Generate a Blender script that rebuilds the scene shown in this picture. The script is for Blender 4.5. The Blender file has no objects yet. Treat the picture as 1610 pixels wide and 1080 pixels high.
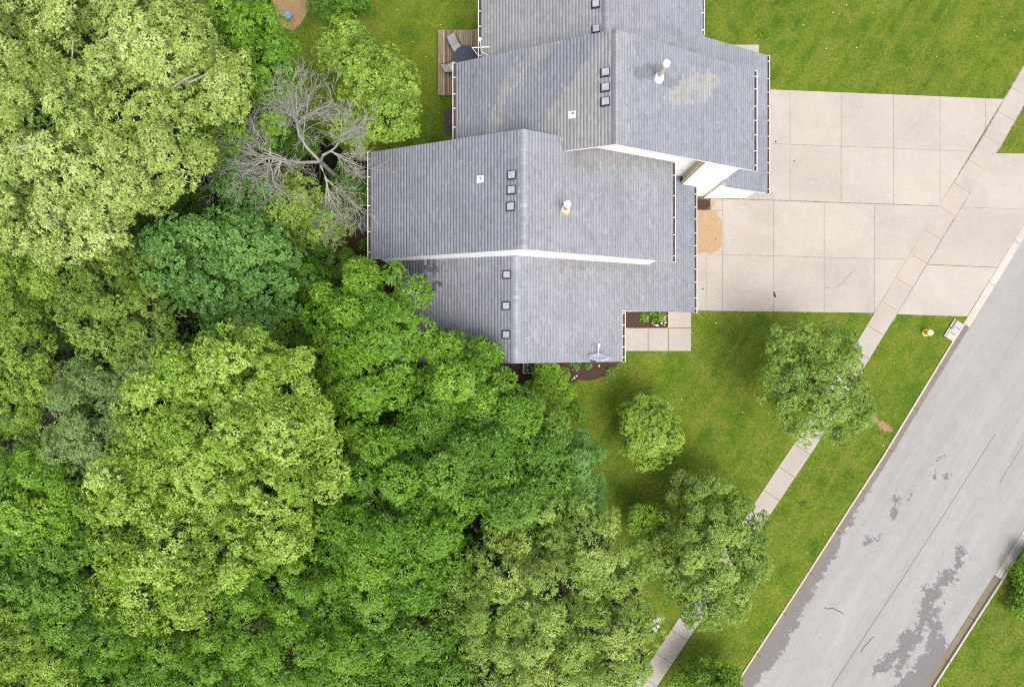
import bpy, math
import numpy as np
from mathutils import Vector

# ------------------------------------------------------------------ camera, sky, sun, exposure
SC = bpy.context.scene
H, F = 42.0, 1073.0                      # camera height, focal length in photo pixels (1610 wide)

def P(px, py, z=0.0):                    # where a photo point lies at height z
    k = (H - z) / F
    return ((px - 805.0) * k, (540.0 - py) * k, z)

cam_d = bpy.data.cameras.new('camera'); cam = bpy.data.objects.new('camera', cam_d)
SC.collection.objects.link(cam)
cam_d.sensor_width = 36.0; cam_d.lens = 36.0 * F / 1610.0
cam_d.clip_start = 0.5; cam_d.clip_end = 2000
cam.location = (0, 0, H); cam.rotation_euler = (0, 0, 0)
SC.camera = cam

SUN_DIR = Vector((0.19, -0.32, 0.93)).normalized()        # towards the sun
w = bpy.data.worlds.new('World'); SC.world = w; w.use_nodes = True
nt = w.node_tree
sky = nt.nodes.new('ShaderNodeTexSky'); sky.sky_type = 'NISHITA'; sky.sun_disc = False
sky.sun_elevation = math.asin(SUN_DIR.z); sky.sun_rotation = math.atan2(SUN_DIR.x, SUN_DIR.y)
sky.air_density = 1.0; sky.dust_density = 4.0
hs = nt.nodes.new('ShaderNodeHueSaturation'); hs.inputs['Saturation'].default_value = 0.28
nt.links.new(sky.outputs[0], hs.inputs['Color'])
bg = nt.nodes['Background']; bg.inputs[1].default_value = 0.125
nt.links.new(hs.outputs[0], bg.inputs[0])

sun_d = bpy.data.lights.new('sun', 'SUN'); sun_d.energy = 1.2; sun_d.angle = math.radians(28)
sun_d.color = (1.0, 0.955, 0.89)
sun = bpy.data.objects.new('sun', sun_d); SC.collection.objects.link(sun)
sun.rotation_euler = (-SUN_DIR).to_track_quat('-Z', 'Y').to_euler()
sun.location = SUN_DIR * 80

SC.view_settings.view_transform = 'Standard'; SC.view_settings.look = 'None'
SC.view_settings.exposure = 1.28; SC.view_settings.gamma = 1.0
SC.view_settings.use_curve_mapping = False
SC.render.engine = 'CYCLES'
SC.cycles.max_bounces = 6; SC.cycles.diffuse_bounces = 4; SC.cycles.transmission_bounces = 4
SC.cycles.use_denoising = False; SC.cycles.filter_width = 1.15

COL = SC.collection
RNG = np.random.default_rng(7)

# ------------------------------------------------------------------ helpers
def empty(name, loc, label, cat, group=None, parent=None):
    o = bpy.data.objects.new(name, None); COL.objects.link(o); o.location = loc
    o.empty_display_size = 0.3
    tag(o, label, cat, group)
    return o

def tag(o, label=None, cat=None, group=None, kind=None):
    if label: o['label'] = label
    if cat: o['category'] = cat
    if group: o['group'] = group
    if kind: o['kind'] = kind
    return o

def origin(o):
    v = Vector((0, 0, 0))
    while o is not None:
        v += o.location; o = o.parent
    return v

def mesh_np(name, V, Fq, mat, parent=None, tri=False, attrs=None, smooth=False, loc=None):
    """V (n,3) world coords, Fq (m,3|4) int"""
    V = np.asarray(V, dtype=np.float32).reshape(-1, 3); Fq = np.asarray(Fq, dtype=np.int32)
    base = origin(parent) if parent else Vector(loc or (0, 0, 0))
    V = V - np.array(base, dtype=np.float32)
    k = Fq.shape[1]
    me = bpy.data.meshes.new(name)
    me.vertices.add(len(V)); me.vertices.foreach_set('co', V.ravel())
    me.loops.add(Fq.size); me.loops.foreach_set('vertex_index', Fq.ravel())
    me.polygons.add(len(Fq))
    me.polygons.foreach_set('loop_start', np.arange(0, Fq.size, k, dtype=np.int32))
    try: me.polygons.foreach_set('loop_total', np.full(len(Fq), k, dtype=np.int32))
    except Exception: pass
    if smooth: me.polygons.foreach_set('use_smooth', np.ones(len(Fq), dtype=bool))
    for nm, (typ, arr) in (attrs or {}).items():
        a = me.attributes.new(nm, typ, 'FACE')
        arr = np.asarray(arr, dtype=np.float32)
        a.data.foreach_set('value' if typ == 'FLOAT' else 'color', arr.ravel())
    me.update(calc_edges=True)
    me.materials.append(mat)
    o = bpy.data.objects.new(name, me); COL.objects.link(o)
    if parent: o.parent = parent
    elif loc: o.location = loc
    return o

class MB:
    """collects polygons, builds one mesh object"""
    def __init__(s): s.v = []; s.f = []
    def add(s, vs, fs):
        n = len(s.v); s.v += [tuple(v) for v in vs]; s.f += [tuple(i + n for i in f) for f in fs]; return s
    def box(s, x0, y0, z0, x1, y1, z1):
        return s.add([(x0,y0,z0),(x1,y0,z0),(x1,y1,z0),(x0,y1,z0),(x0,y0,z1),(x1,y0,z1),(x1,y1,z1),(x0,y1,z1)],
                     [(0,3,2,1),(4,5,6,7),(0,1,5,4),(1,2,6,5),(2,3,7,6),(3,0,4,7)])
    def prism(s, poly, z0, z1):          # poly ccw in xy
        n = len(poly)
        vs = [(p[0], p[1], z0) for p in poly] + [(p[0], p[1], z1) for p in poly]
        fs = [tuple(range(n-1, -1, -1)), tuple(range(n, 2*n))] + [(i, (i+1) % n, n+(i+1) % n, n+i) for i in range(n)]
        return s.add(vs, fs)
    def xprof(s, prof, y0, y1):          # polygon in xz (ccw seen from -y) extruded along y
        n = len(prof)
        vs = [(p[0], y0, p[1]) for p in prof] + [(p[0], y1, p[1]) for p in prof]
        fs = [tuple(range(n)), tuple(range(2*n-1, n-1, -1))] + [((i+1) % n, i, n+i, n+(i+1) % n) for i in range(n)]
        return s.add(vs, fs)
    def tube(s, pts, rads, n=6, cap=True):
        pts = [Vector(p) for p in pts]; base = len(s.v); ring = []
        for i, p in enumerate(pts):
            d = (pts[min(i+1, len(pts)-1)] - pts[max(i-1, 0)])
            d = d.normalized() if d.length > 1e-9 else Vector((0, 0, 1))
            a = d.orthogonal().normalized(); b = d.cross(a)
            r = rads[i] if hasattr(rads, '__len__') else rads
            for j in range(n):
                t = 2*math.pi*j/n
                s.v.append(tuple(p + a*math.cos(t)*r + b*math.sin(t)*r))
        for i in range(len(pts)-1):
            for j in range(n):
                k = base + i*n
                s.f.append((k+j, k+(j+1) % n, k+n+(j+1) % n, k+n+j))
        if cap:
            s.f.append(tuple(base + n-1-j for j in range(n)))
            e = base + (len(pts)-1)*n
            s.f.append(tuple(e + j for j in range(n)))
        return s
    def lathe(s, c, prof, n=20):         # prof list of (r,z)
        base = len(s.v)
        for r, z in prof:
            for j in range(n):
                t = 2*math.pi*j/n; s.v.append((c[0]+r*math.cos(t), c[1]+r*math.sin(t), c[2]+z))
        for i in range(len(prof)-1):
            for j in range(n):
                k = base+i*n; s.f.append((k+j, k+(j+1) % n, k+n+(j+1) % n, k+n+j))
        s.f.append(tuple(base+n-1-j for j in range(n)))
        e = base+(len(prof)-1)*n; s.f.append(tuple(e+j for j in range(n)))
        return s
    def obb(s, c, ux, hx, hy, hz):       # box centred c, x axis ux in plane
        ux = Vector((ux[0], ux[1], 0)).normalized(); uy = Vector((-ux.y, ux.x, 0)); c = Vector(c)
        vs = []
        for z in (-hz, hz):
            for a, b in ((-1,-1),(1,-1),(1,1),(-1,1)):
                vs.append(c + ux*a*hx + uy*b*hy + Vector((0,0,z)))
        return s.add(vs, [(0,3,2,1),(4,5,6,7),(0,1,5,4),(1,2,6,5),(2,3,7,6),(3,0,4,7)])
    def build(s, name, mat, parent=None, loc=None, bevel=0.0, smooth=False):
        base = origin(parent) if parent else Vector(loc or (0, 0, 0))
        me = bpy.data.meshes.new(name)
        me.from_pydata([tuple(Vector(v) - base) for v in s.v], [], s.f); me.update()
        me.materials.append(mat)
        if smooth: me.polygons.foreach_set('use_smooth', np.ones(len(me.polygons), dtype=bool))
        o = bpy.data.objects.new(name, me); COL.objects.link(o)
        if parent: o.parent = parent
        elif loc: o.location = loc
        if bevel:
            m = o.modifiers.new('bevel', 'BEVEL'); m.width = bevel; m.segments = 2; m.limit_method = 'ANGLE'
        return o

def part_copy(o, loc, parent, rotz=0.0):
    c = o.copy(); COL.objects.link(c); c.parent = parent; c.location = loc; c.rotation_euler = (0, 0, rotz)
    return c

# ------------------------------------------------------------------ materials
class Nodes:
    def __init__(s, name):
        s.m = bpy.data.materials.new(name); s.m.use_nodes = True; s.t = s.m.node_tree
        s.bsdf = s.t.nodes['Principled BSDF']; s.out = s.t.nodes['Material Output']
    def n(s, typ, **kw):
        o = s.t.nodes.new(typ)
        for k, v in kw.items(): setattr(o, k, v)
        return o
    def l(s, a, b): s.t.links.new(a, b)
    def coord(s, scale=(1,1,1), rot=(0,0,0), src='Object'):
        c = s.n('ShaderNodeTexCoord'); mp = s.n('ShaderNodeMapping')
        mp.inputs['Scale'].default_value = scale; mp.inputs['Rotation'].default_value = rot
        if any(rot):                       # turn first, then stretch
            mp.inputs['Rotation'].default_value = (0, 0, 0); m0 = s.n('ShaderNodeMapping'); m0.inputs['Rotation'].default_value = rot
            s.l(c.outputs[src], m0.inputs[0]); s.l(m0.outputs[0], mp.inputs[0])
        else: s.l(c.outputs[src], mp.inputs[0])
        return mp.outputs[0]
    def noise(s, vec, scale, detail=4, rough=0.55, dist=0.0):
        o = s.n('ShaderNodeTexNoise'); o.inputs['Scale'].default_value = scale
        o.inputs['Detail'].default_value = detail; o.inputs['Roughness'].default_value = rough
        o.inputs['Distortion'].default_value = dist
        if vec is not None: s.l(vec, o.inputs['Vector'])
        return o.outputs['Fac']
    def ramp(s, fac, stops):
        o = s.n('ShaderNodeValToRGB'); e = o.color_ramp.elements
        while len(e) < len(stops): e.new(0.5)
        for i, (p, c) in enumerate(stops):
            e[i].position = p; e[i].color = (*c, 1) if len(c) == 3 else c
        s.l(fac, o.inputs[0]); return o.outputs[0]
    def mix(s, fac, a, b, mode='MIX'):
        o = s.n('ShaderNodeMix', data_type='RGBA', blend_type=mode)
        if hasattr(fac, 'links'): s.l(fac, o.inputs[0])
        else: o.inputs[0].default_value = fac
        for i, x in ((6, a), (7, b)):
            if hasattr(x, 'links'): s.l(x, o.inputs[i])
            else: o.inputs[i].default_value = (*x, 1)
        return o.outputs[2]
    def math(s, op, a, b=0.0, clamp=False):
        o = s.n('ShaderNodeMath', operation=op, use_clamp=clamp)
        for i, x in enumerate((a, b)):
            if hasattr(x, 'links'): s.l(x, o.inputs[i])
            else: o.inputs[i].default_value = x
        return o.outputs[0]
    def bump(s, h, strength, dist):
        o = s.n('ShaderNodeBump'); o.inputs['Strength'].default_value = strength; o.inputs['Distance'].default_value = dist
        s.l(h, o.inputs['Height']); s.l(o.outputs[0], s.bsdf.inputs['Normal']); return o
    def done(s, col=None, rough=0.6, spec=0.3, metal=0.0):
        if col is not None:
            if hasattr(col, 'links'): s.l(col, s.bsdf.inputs['Base Color'])
            else: s.bsdf.inputs['Base Color'].default_value = (*col, 1)
        s.bsdf.inputs['Roughness'].default_value = rough
        s.bsdf.inputs['Specular IOR Level'].default_value = spec
        s.bsdf.inputs['Metallic'].default_value = metal
        return s.m

def simple(name, c, rough=0.6, spec=0.3, metal=0.0, var=0.12, scale=6.0, bump=0.0):
    s = Nodes(name); v = s.coord(); f = s.noise(v, scale, 5)
    col = s.ramp(f, [(0.3, tuple(x*(1-var) for x in c)), (0.7, tuple(min(1, x*(1+var)) for x in c))])
    if bump: s.bump(s.noise(v, scale*4, 4), 0.5, bump)
    return s.done(col, rough, spec, metal)

def concrete(name, c, var=0.10, pale=(0.62, 0.60, 0.57), stain=(0.40, 0.33, 0.26)):
    s = Nodes(name); v = s.coord()
    oi = s.n('ShaderNodeObjectInfo')
    big = s.noise(v, 0.35, 5, 0.6, 0.6); med = s.noise(v, 2.3, 6, 0.65, 0.8); fine = s.noise(v, 38, 3, 0.6)
    col = s.ramp(big, [(0.3, tuple(x*(1-var) for x in c)), (0.72, tuple(x*(1+var*0.7) for x in c))])
    col = s.mix(s.math('MULTIPLY', s.ramp(med, [(0.50, (0,0,0)), (0.68, (1,1,1))]), 0.38), col, pale)
    st = s.noise(s.coord((0.9, 0.9, 0.9), (0.3, 0.2, 1.0)), 1.1, 6, 0.7, 1.2)
    col = s.mix(s.math('MULTIPLY', s.ramp(st, [(0.56, (0,0,0)), (0.75, (1,1,1))]), 0.28), col, stain)
    streak = s.noise(s.coord((0.5, 7.0, 1)), 1.5, 4, 0.6)
    col = s.mix(0.05, col, s.ramp(streak, [(0.3, (0.25,)*3), (0.7, (0.75,)*3)]), 'OVERLAY')
    col = s.mix(0.5, col, s.ramp(fine, [(0.25, (0.38,)*3), (0.75, (0.62,)*3)]), 'OVERLAY')
    hv = s.ramp(oi.outputs['Random'], [(0.0, (0.485,)*3), (1.0, (0.515,)*3)])
    col = s.mix(1.0, col, hv, 'OVERLAY')
    s.bump(fine, 0.25, 0.01)
    return s.done(col, 0.85, 0.2)

def grass_mat(name, blade=False):
    s = Nodes(name); v = s.coord()
    big = s.noise(v, 0.16, 4, 0.6, 0.5); mid = s.noise(v, 0.75, 5, 0.65, 0.4); fine = s.noise(v, 5, 4, 0.7); vf = s.noise(v, 17, 3, 0.75)
    # mowing lines run along the street
    st = s.noise(s.coord((1.0, 0.09, 1), (0, 0, math.radians(31.5))), 1.5, 3, 0.5)
    g1, g2, g3 = (0.034, 0.078, 0.006), (0.086, 0.134, 0.009), (0.172, 0.170, 0.030)
    a = s.ramp(big, [(0.33, g1), (0.66, g2)])
    b = s.ramp(mid, [(0.30, g1), (0.48, g2), (0.68, g3)])
    col = s.mix(0.55, a, b)
    col = s.mix(s.math('MULTIPLY', s.ramp(st, [(0.46, (0,0,0)), (0.62, (1,1,1))]), 0.5), col, (0.130, 0.150, 0.016))
    col = s.mix(0.75, col, s.ramp(fine, [(0.25, (0.28,)*3), (0.75, (0.72,)*3)]), 'OVERLAY')
    col = s.mix(0.9, col, s.ramp(vf, [(0.25, (0.22,)*3), (0.75, (0.78,)*3)]), 'OVERLAY')
    if not blade: s.bump(s.math('ADD', fine, vf), 0.8, 0.05)
    return s.done(col, 0.8, 0.12)

def shingle_mat():
    s = Nodes('asphalt_shingle'); v = s.coord()
    a = s.n('ShaderNodeAttribute', attribute_name='col')
    big = s.noise(v, 0.55, 5, 0.6, 0.4); gran = s.noise(v, 70, 3, 0.7); med = s.noise(v, 3.5, 5, 0.65)
    col = s.mix(0.55, a.outputs['Color'], s.ramp(big, [(0.25, (0.40,)*3), (0.75, (0.60,)*3)]), 'OVERLAY')
    col = s.mix(0.5, col, s.ramp(med, [(0.25, (0.42,)*3), (0.75, (0.58,)*3)]), 'OVERLAY')
    col = s.mix(0.6, col, s.ramp(gran, [(0.25, (0.33,)*3), (0.75, (0.67,)*3)]), 'OVERLAY')
    s.bump(gran, 0.3, 0.01)
    return s.done(col, 0.9, 0.2)

def siding_mat():
    s = Nodes('white_vinyl_siding'); v = s.coord()
    sx = s.n('ShaderNodeSeparateXYZ'); s.l(v, sx.inputs[0])
    lap = s.math('FRACT', s.math('MULTIPLY', sx.outputs['Z'], 8.0))
    col = s.mix(0.4, (0.88, 0.875, 0.85), s.ramp(s.noise(v, 1.5, 4), [(0.3, (0.85, 0.84, 0.81)), (0.7, (0.89, 0.885, 0.87))]))
    s.bump(lap, 0.12, 0.01)
    return s.done(col, 0.55, 0.3)

def leaf_mat(name, dark, mid, light, trans=0.18):
    s = Nodes('leaves_' + name)
    a = s.n('ShaderNodeAttribute', attribute_name='v')
    col = s.ramp(a.outputs['Fac'], [(0.0, dark), (0.5, mid), (1.0, light)])
    s.done(col, 0.45, 0.28)
    tr = s.n('ShaderNodeBsdfTranslucent'); mx = s.n('ShaderNodeMixShader'); mx.inputs[0].default_value = trans
    tc = s.mix(1.0, col, (1.0, 1.0, 0.45), 'MULTIPLY')
    s.l(tc, tr.inputs['Color']); s.l(s.bsdf.outputs[0], mx.inputs[1]); s.l(tr.outputs[0], mx.inputs[2])
    s.l(mx.outputs[0], s.out.inputs['Surface'])
    return s.m

def bark_mat(name, c1, c2):
    s = Nodes(name); v = s.coord((1, 1, 0.3))
    f = s.noise(v, 9, 6, 0.7)
    s.bump(f, 0.6, 0.03)
    return s.done(s.ramp(f, [(0.3, c1), (0.7, c2)]), 0.9, 0.15)

M = {}
M['drive'] = concrete('driveway_concrete', (0.312, 0.279, 0.248), pale=(0.360, 0.338, 0.316), stain=(0.255, 0.208, 0.165))
M['walk'] = concrete('sidewalk_concrete', (0.308, 0.272, 0.240), pale=(0.345, 0.33, 0.315), stain=(0.27, 0.235, 0.20))
M['kerb'] = concrete('kerb_concrete', (0.36, 0.325, 0.29), pale=(0.42, 0.40, 0.38), stain=(0.27, 0.22, 0.18))
M['pan'] = concrete('gutter_pan_concrete', (0.150, 0.122, 0.105), pale=(0.19, 0.165, 0.145), stain=(0.13, 0.10, 0.08))
M['pan_tan'] = concrete('gutter_pan_tan', (0.155, 0.13, 0.085), pale=(0.2, 0.175, 0.125), stain=(0.13, 0.105, 0.06))
M['grass'] = grass_mat('lawn_turf'); M['blade'] = grass_mat('grass_blades', True)
M['shingle'] = shingle_mat(); M['siding'] = siding_mat()
M['trim'] = simple('white_trim', (0.80, 0.77, 0.72), 0.45, 0.4, var=0.05)
M['gutter'] = simple('white_gutter', (0.62, 0.58, 0.54), 0.4, 0.4, var=0.08, scale=9)
M['gunk'] = simple('gutter_debris', (0.060, 0.042, 0.036), 0.95, 0.1, var=0.6, scale=14)
M['tan'] = simple('tan_downspout_shaded_return', (0.50, 0.42, 0.28), 0.5, 0.35)  # downspout's own tan; on the bay return it paints shade
M['vent'] = simple('vent_hood_plastic', (0.27, 0.285, 0.32), 0.6, 0.3)
M['ventdark'] = simple('vent_flange', (0.035, 0.038, 0.045), 0.7, 0.3)
M['flash'] = simple('white_flashing', (0.78, 0.78, 0.78), 0.4, 0.4, var=0.06)
M['galv'] = simple('galvanised_pipe', (0.46, 0.46, 0.42), 0.45, 0.4, var=0.25, scale=8)
M['rust'] = simple('rusty_flashing', (0.60, 0.36, 0.15), 0.75, 0.3, var=0.5, scale=7)
M['black'] = simple('black_rubber', (0.015, 0.015, 0.016), 0.6, 0.3)
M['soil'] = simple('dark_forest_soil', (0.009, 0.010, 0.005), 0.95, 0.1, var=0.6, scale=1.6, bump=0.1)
M['bark'] = bark_mat('grey_brown_bark', (0.06, 0.046, 0.034), (0.17, 0.14, 0.11))
M['deadbark'] = bark_mat('bleached_bark', (0.20, 0.185, 0.165), (0.42, 0.395, 0.36))
M['deck'] = None

def mulch_mat(name, c1, c2, c3):
    s = Nodes(name); v = s.coord(); vo = s.n('ShaderNodeTexVoronoi'); vo.inputs['Scale'].default_value = 22
    s.l(s.coord((1, 2.2, 1), (0, 0, 0.7)), vo.inputs['Vector'])
    f = s.noise(v, 20, 5, 0.7); col = s.ramp(f, [(0.3, c1), (0.55, c2), (0.78, c3)])
    col = s.mix(0.35, col, s.ramp(vo.outputs['Distance'], [(0, c1), (0.6, c3)]))
    s.bump(f, 0.9, 0.05)
    return s.done(col, 0.95, 0.1)
M['mulch'] = mulch_mat('red_brown_mulch', (0.014, 0.007, 0.005), (0.044, 0.023, 0.017), (0.125, 0.078, 0.060))
M['straw'] = mulch_mat('straw_litter', (0.12, 0.075, 0.035), (0.26, 0.165, 0.08), (0.42, 0.29, 0.17))

def road_mat():
    s = Nodes('worn_asphalt_road'); v = s.coord()
    rot = (0, 0, math.radians(31.5))
    big = s.noise(s.coord((1, 0.12, 1), rot), 0.6, 5, 0.6, 0.3); med = s.noise(v, 1.7, 6, 0.7); fine = s.noise(v, 60, 3, 0.75)
    streak = s.noise(s.coord((1, 0.05, 1), rot), 3.0, 4, 0.6)
    col = s.ramp(big, [(0.3, (0.212, 0.207, 0.202)), (0.7, (0.250, 0.244, 0.238))])
    col = s.mix(0.35, col, s.ramp(streak, [(0.3, (0.42,)*3), (0.7, (0.58,)*3)]), 'OVERLAY')
    col = s.mix(0.4, col, s.ramp(med, [(0.3, (0.42,)*3), (0.7, (0.58,)*3)]), 'OVERLAY')
    col = s.mix(0.6, col, s.ramp(fine, [(0.25, (0.36,)*3), (0.75, (0.64,)*3)]), 'OVERLAY')
    s.bump(fine, 0.4, 0.012)
    return s.done(col, 0.85, 0.2)
M['road'] = road_mat()
M['joint'] = simple('joint_sand', (0.20, 0.175, 0.15), 0.95, 0.1, var=0.5, scale=5)
M['roadpatch'] = simple('exposed_dark_asphalt', (0.138, 0.130, 0.130), 0.85, 0.2, var=0.14, scale=14)
M['crack'] = simple('crack_filler', (0.055, 0.05, 0.048), 0.9, 0.1)
M['stain'] = simple('rusty_wet_stain', (0.32, 0.215, 0.130), 0.75, 0.25, var=0.10, scale=9)
M['damp'] = simple('damp_grey_stain', (0.30, 0.275, 0.25), 0.8, 0.25, var=0.08, scale=6)

def wood_mat():
    s = Nodes('weathered_deck_board'); oi = s.n('ShaderNodeObjectInfo')
    v = s.coord((9, 0.6, 1)); f = s.noise(v, 3, 5, 0.65, 0.5)
    col = s.ramp(f, [(0.25, (0.115, 0.083, 0.052)), (0.75, (0.30, 0.235, 0.165))])
    col = s.mix(0.8, col, s.ramp(oi.outputs['Random'], [(0, (0.18,)*3), (1, (0.74,)*3)]), 'OVERLAY')
    s.bump(f, 0.4, 0.01)
    return s.done(col, 0.85, 0.2)
M['deck'] = wood_mat()

# ------------------------------------------------------------------ the ground, the street, paths
def offset_line(pts, d):                 # pts list of (x,y); d>0 towards the right-hand side of travel
    out = []
    for i in range(len(pts)):
        a = Vector(pts[max(i-1, 0)][:2]); b = Vector(pts[min(i+1, len(pts)-1)][:2])
        t = (b - a).normalized(); n = Vector((t.y, -t.x))
        out.append((pts[i][0] + n.x*d, pts[i][1] + n.y*d))
    return out

def resample(pts, step):
    P2 = np.array([p[:2] for p in pts]); seg = np.linalg.norm(np.diff(P2, axis=0), axis=1)
    s = np.concatenate([[0], np.cumsum(seg)]); t = np.arange(0, s[-1], step)
    return [(float(np.interp(q, s, P2[:, 0])), float(np.interp(q, s, P2[:, 1]))) for q in t]

KPX = [(560,1990),(700,1772),(840,1555),(980,1342),(1070,1205),(1160.3,1067.6),(1250,930),(1340,789.7),(1385.3,720),(1440,630),(1495,539.4),(1522.6,496),(1610,352.6),(1700,205),(1830,-8),(2000,-288),(2180,-585)]
kline = resample([P(*p) for p in KPX], 0.6)          # outer (lawn side) edge of the west kerb, going north-east

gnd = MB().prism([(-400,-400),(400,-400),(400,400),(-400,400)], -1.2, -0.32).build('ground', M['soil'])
tag(gnd, 'dark soil lying under the whole site', None, kind='structure')

far_w = [(-90, 62), (-90, -62)]
lawn_poly = [(-90, kline[0][1])] + list(kline) + [(-90, kline[-1][1])]
lawn = MB().prism(lawn_poly, -0.3, 0.0).build('lawn', M['grass'])
tag(lawn, 'mown green lawn around the townhouses', None, kind='structure')

ROADW = 9.36
k_road = offset_line(kline, 0.50)
k_road2 = offset_line(kline, 0.50 + ROADW)
k_east = offset_line(kline, 0.50 + ROADW + 0.52)
road = MB().prism(list(k_road[::1])[::-1] + k_road2, -0.3, -0.10)
road.f = road.f[:]                      # winding: keep outward faces
road = road.build('road', M['road']); tag(road, 'pale worn asphalt street crossing the corner', None, kind='structure')
east_poly = k_east[::-1] and ([(90, k_east[0][1])] + [(90, k_east[-1][1])] + k_east[::-1])
elawn = MB().prism(east_poly, -0.3, 0.0).build('lawn', M['grass'])
tag(elawn, 'mown lawn strip across the street', None, kind='structure')

# kerbs with gutter pans, in cast lengths
def kerb_run(name, line, flip, pan_mat, label, drive_rng):
    root = bpy.data.objects.new(name, None); COL.objects.link(root); tag(root, label, None, kind='structure')
    st = resample(line, 0.6)
    n = 5
    sgn = -1 if flip else 1
    for i in range(0, len(st)-1, n):
        seg = st[i:i+n+1]
        if len(seg) < 2: break
        mid = seg[len(seg)//2]
        r = math.hypot(mid[0], mid[1])
        if abs(mid[0]) > 40 or abs(mid[1]) > 30: continue
        low = drive_rng and drive_rng[0] < mid[1] < drive_rng[1]
        top = 0.02 if low else 0.045
        def strip(a, b, z0a, z0b, mat, nm, endgap=0.012):
            A = offset_line(seg, sgn*a); B = offset_line(seg, sgn*b)
            def sh(L):
                L = [Vector(p) for p in L]
                L[0] = L[0] + (L[1]-L[0]).normalized()*endgap; L[-1] = L[-1] + (L[-2]-L[-1]).normalized()*endgap
                return L
            A, B = sh(A), sh(B); m = MB(); k = len(A); vs = []
            for p, q in zip(A, B):
                vs += [(p.x,p.y,z0a),(q.x,q.y,z0b),(q.x,q.y,-0.29),(p.x,p.y,-0.29)]
            fs = []
            for j in range(k-1):
                for e in range(4):
                    f = (4*j+e, 4*j+(e+1) % 4, 4*j+4+(e+1) % 4, 4*j+4+e)
                    fs.append(f if sgn > 0 else f[::-1])
            fs += [(0,3,2,1), tuple(4*(k-1)+e for e in range(4))]
            m.add(vs, fs).build(nm, mat, root)
        strip(0.0, 0.105, top, top, M['kerb'], 'kerb_stone')
        strip(0.112, 0.50, -0.04 if low else -0.075, -0.094, M['kerb'] if low else pan_mat, 'gutter_pan')
    return root
kerb_run('kerb', kline, False, M['pan'], 'concrete kerb and gutter on the house side of the street', (P(0, 490)[1], P(0, 180)[1]))
kerb_run('kerb', k_east, True, M['pan_tan'], 'concrete kerb and gutter on the far side of the street', (P(0, 905)[1], P(0, 700)[1]))

# worn dark patches and cracks in the road surface (thin sheets, ragged edges)
def vnoise(x, y, seed=0):
    xi = np.floor(x).astype(int); yi = np.floor(y).astype(int); xf = x - xi; yf = y - yi
    def h(a, b):
        n = (a*374761393 + b*668265263 + seed*1442695041) & 0xffffffff
        n = ((n ^ (n >> 13)) * 1274126177) & 0xffffffff
        return ((n ^ (n >> 16)) & 0xffff) / 65535.0
    u = xf*xf*(3-2*xf); v = yf*yf*(3-2*yf)
    return (h(xi,yi)*(1-u)+h(xi+1,yi)*u)*(1-v) + (h(xi,yi+1)*(1-u)+h(xi+1,yi+1)*u)*v
def fbm(x, y, seed=0, oct=5, gain=0.55):
    a = 1.0; s = 0; t = 0
    for i in range(oct):
        s += a*vnoise(x, y, seed+i*17); t += a; a *= gain; x = x*2.03+1.7; y = y*2.03+3.1
    return s/t

def mask_sheet(name, bbox_px, maskfn, z, mat, parent, cell=0.045):
    x0, y1, _ = P(bbox_px[0], bbox_px[1]); x1, y0, _ = P(bbox_px[2], bbox_px[3])
    nx = int((x1-x0)/cell); ny = int((y1-y0)/cell)
    gx, gy = np.meshgrid(x0 + (np.arange(nx)+.5)*cell, y0 + (np.arange(ny)+.5)*cell)
    px = gx*F/(H) + 805; py = 540 - gy*F/H
    m = maskfn(px, py, gx, gy)
    ii = np.argwhere(m)
    if len(ii) == 0: return
    cx = gx[ii[:,0], ii[:,1]]; cy = gy[ii[:,0], ii[:,1]]; h = cell/2 + 0.0005
    V = np.stack([np.stack([cx-h, cy-h], 1), np.stack([cx+h, cy-h], 1), np.stack([cx+h, cy+h], 1), np.stack([cx-h, cy+h], 1)], 1)
    V = np.concatenate([V, np.full(V.shape[:2]+(1,), z)], 2).reshape(-1, 3)
    return mesh_np(name, V, np.arange(len(V)).reshape(-1, 4), mat, parent)

def capsule(px, py, a, b, r):
    ax, ay = a; bx, by = b; dx, dy = bx-ax, by-ay
    t = np.clip(((px-ax)*dx + (py-ay)*dy)/(dx*dx+dy*dy), 0, 1)
    return r - np.hypot(px-ax-t*dx, py-ay-t*dy)

def rd_mask(px, py, gx, gy):
    n = fbm(gx*2.2, gy*2.2, 3, 6, 0.8) - 0.5
    blobs = [((1512,868),(1500,905),9),((1500,900),(1468,935),11),((1465,930),(1450,985),10),((1478,955),(1458,975),8),
             ((1438,995),(1420,1005),9),((1440,1005),(1388,1050),13),((1440,1010),(1412,1060),9),((1472,990),(1462,1010),9),
             ((1480,1015),(1440,1075),17),((1470,1045),(1430,1085),20),((1376,848),(1366,856),8),((1500,738),(1490,755),3),
             ((1482,715),(1470,750),3),((1416,775),(1404,812),2.5),((1432,780),(1440,770),3)]
    m = np.full(px.shape, -99.0)
    for a, b, r in blobs: m = np.maximum(m, capsule(px, py, a, b, r))
    return m - 2 + n*46 > 0
road_e = road
mask_sheet('worn_patch', (1340, 680, 1560, 1100), rd_mask, -0.0955, M['roadpatch'], road_e)
kl_px = [(p[0]*F/H + 805, 540 - p[1]*F/H) for p in k_road]
def edge_mask(px, py, gx, gy):
    ky = np.array([q[1] for q in kl_px])[::-1]; kx = np.array([q[0] for q in kl_px])[::-1]
    d = (px - np.interp(py, ky, kx))*0.85
    n = fbm(gx*1.6, gy*1.6, 9, 6, 0.8) - 0.5
    wd = np.interp(py, [560, 700, 800, 900, 1000, 1100], [-10, -5, 2, 12, 17, 20])
    return (d > -1) & (d < wd + n*36)
mask_sheet('worn_patch', (1120, 560, 1480, 1120), edge_mask, -0.0952, M['roadpatch'], road_e)

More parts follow.
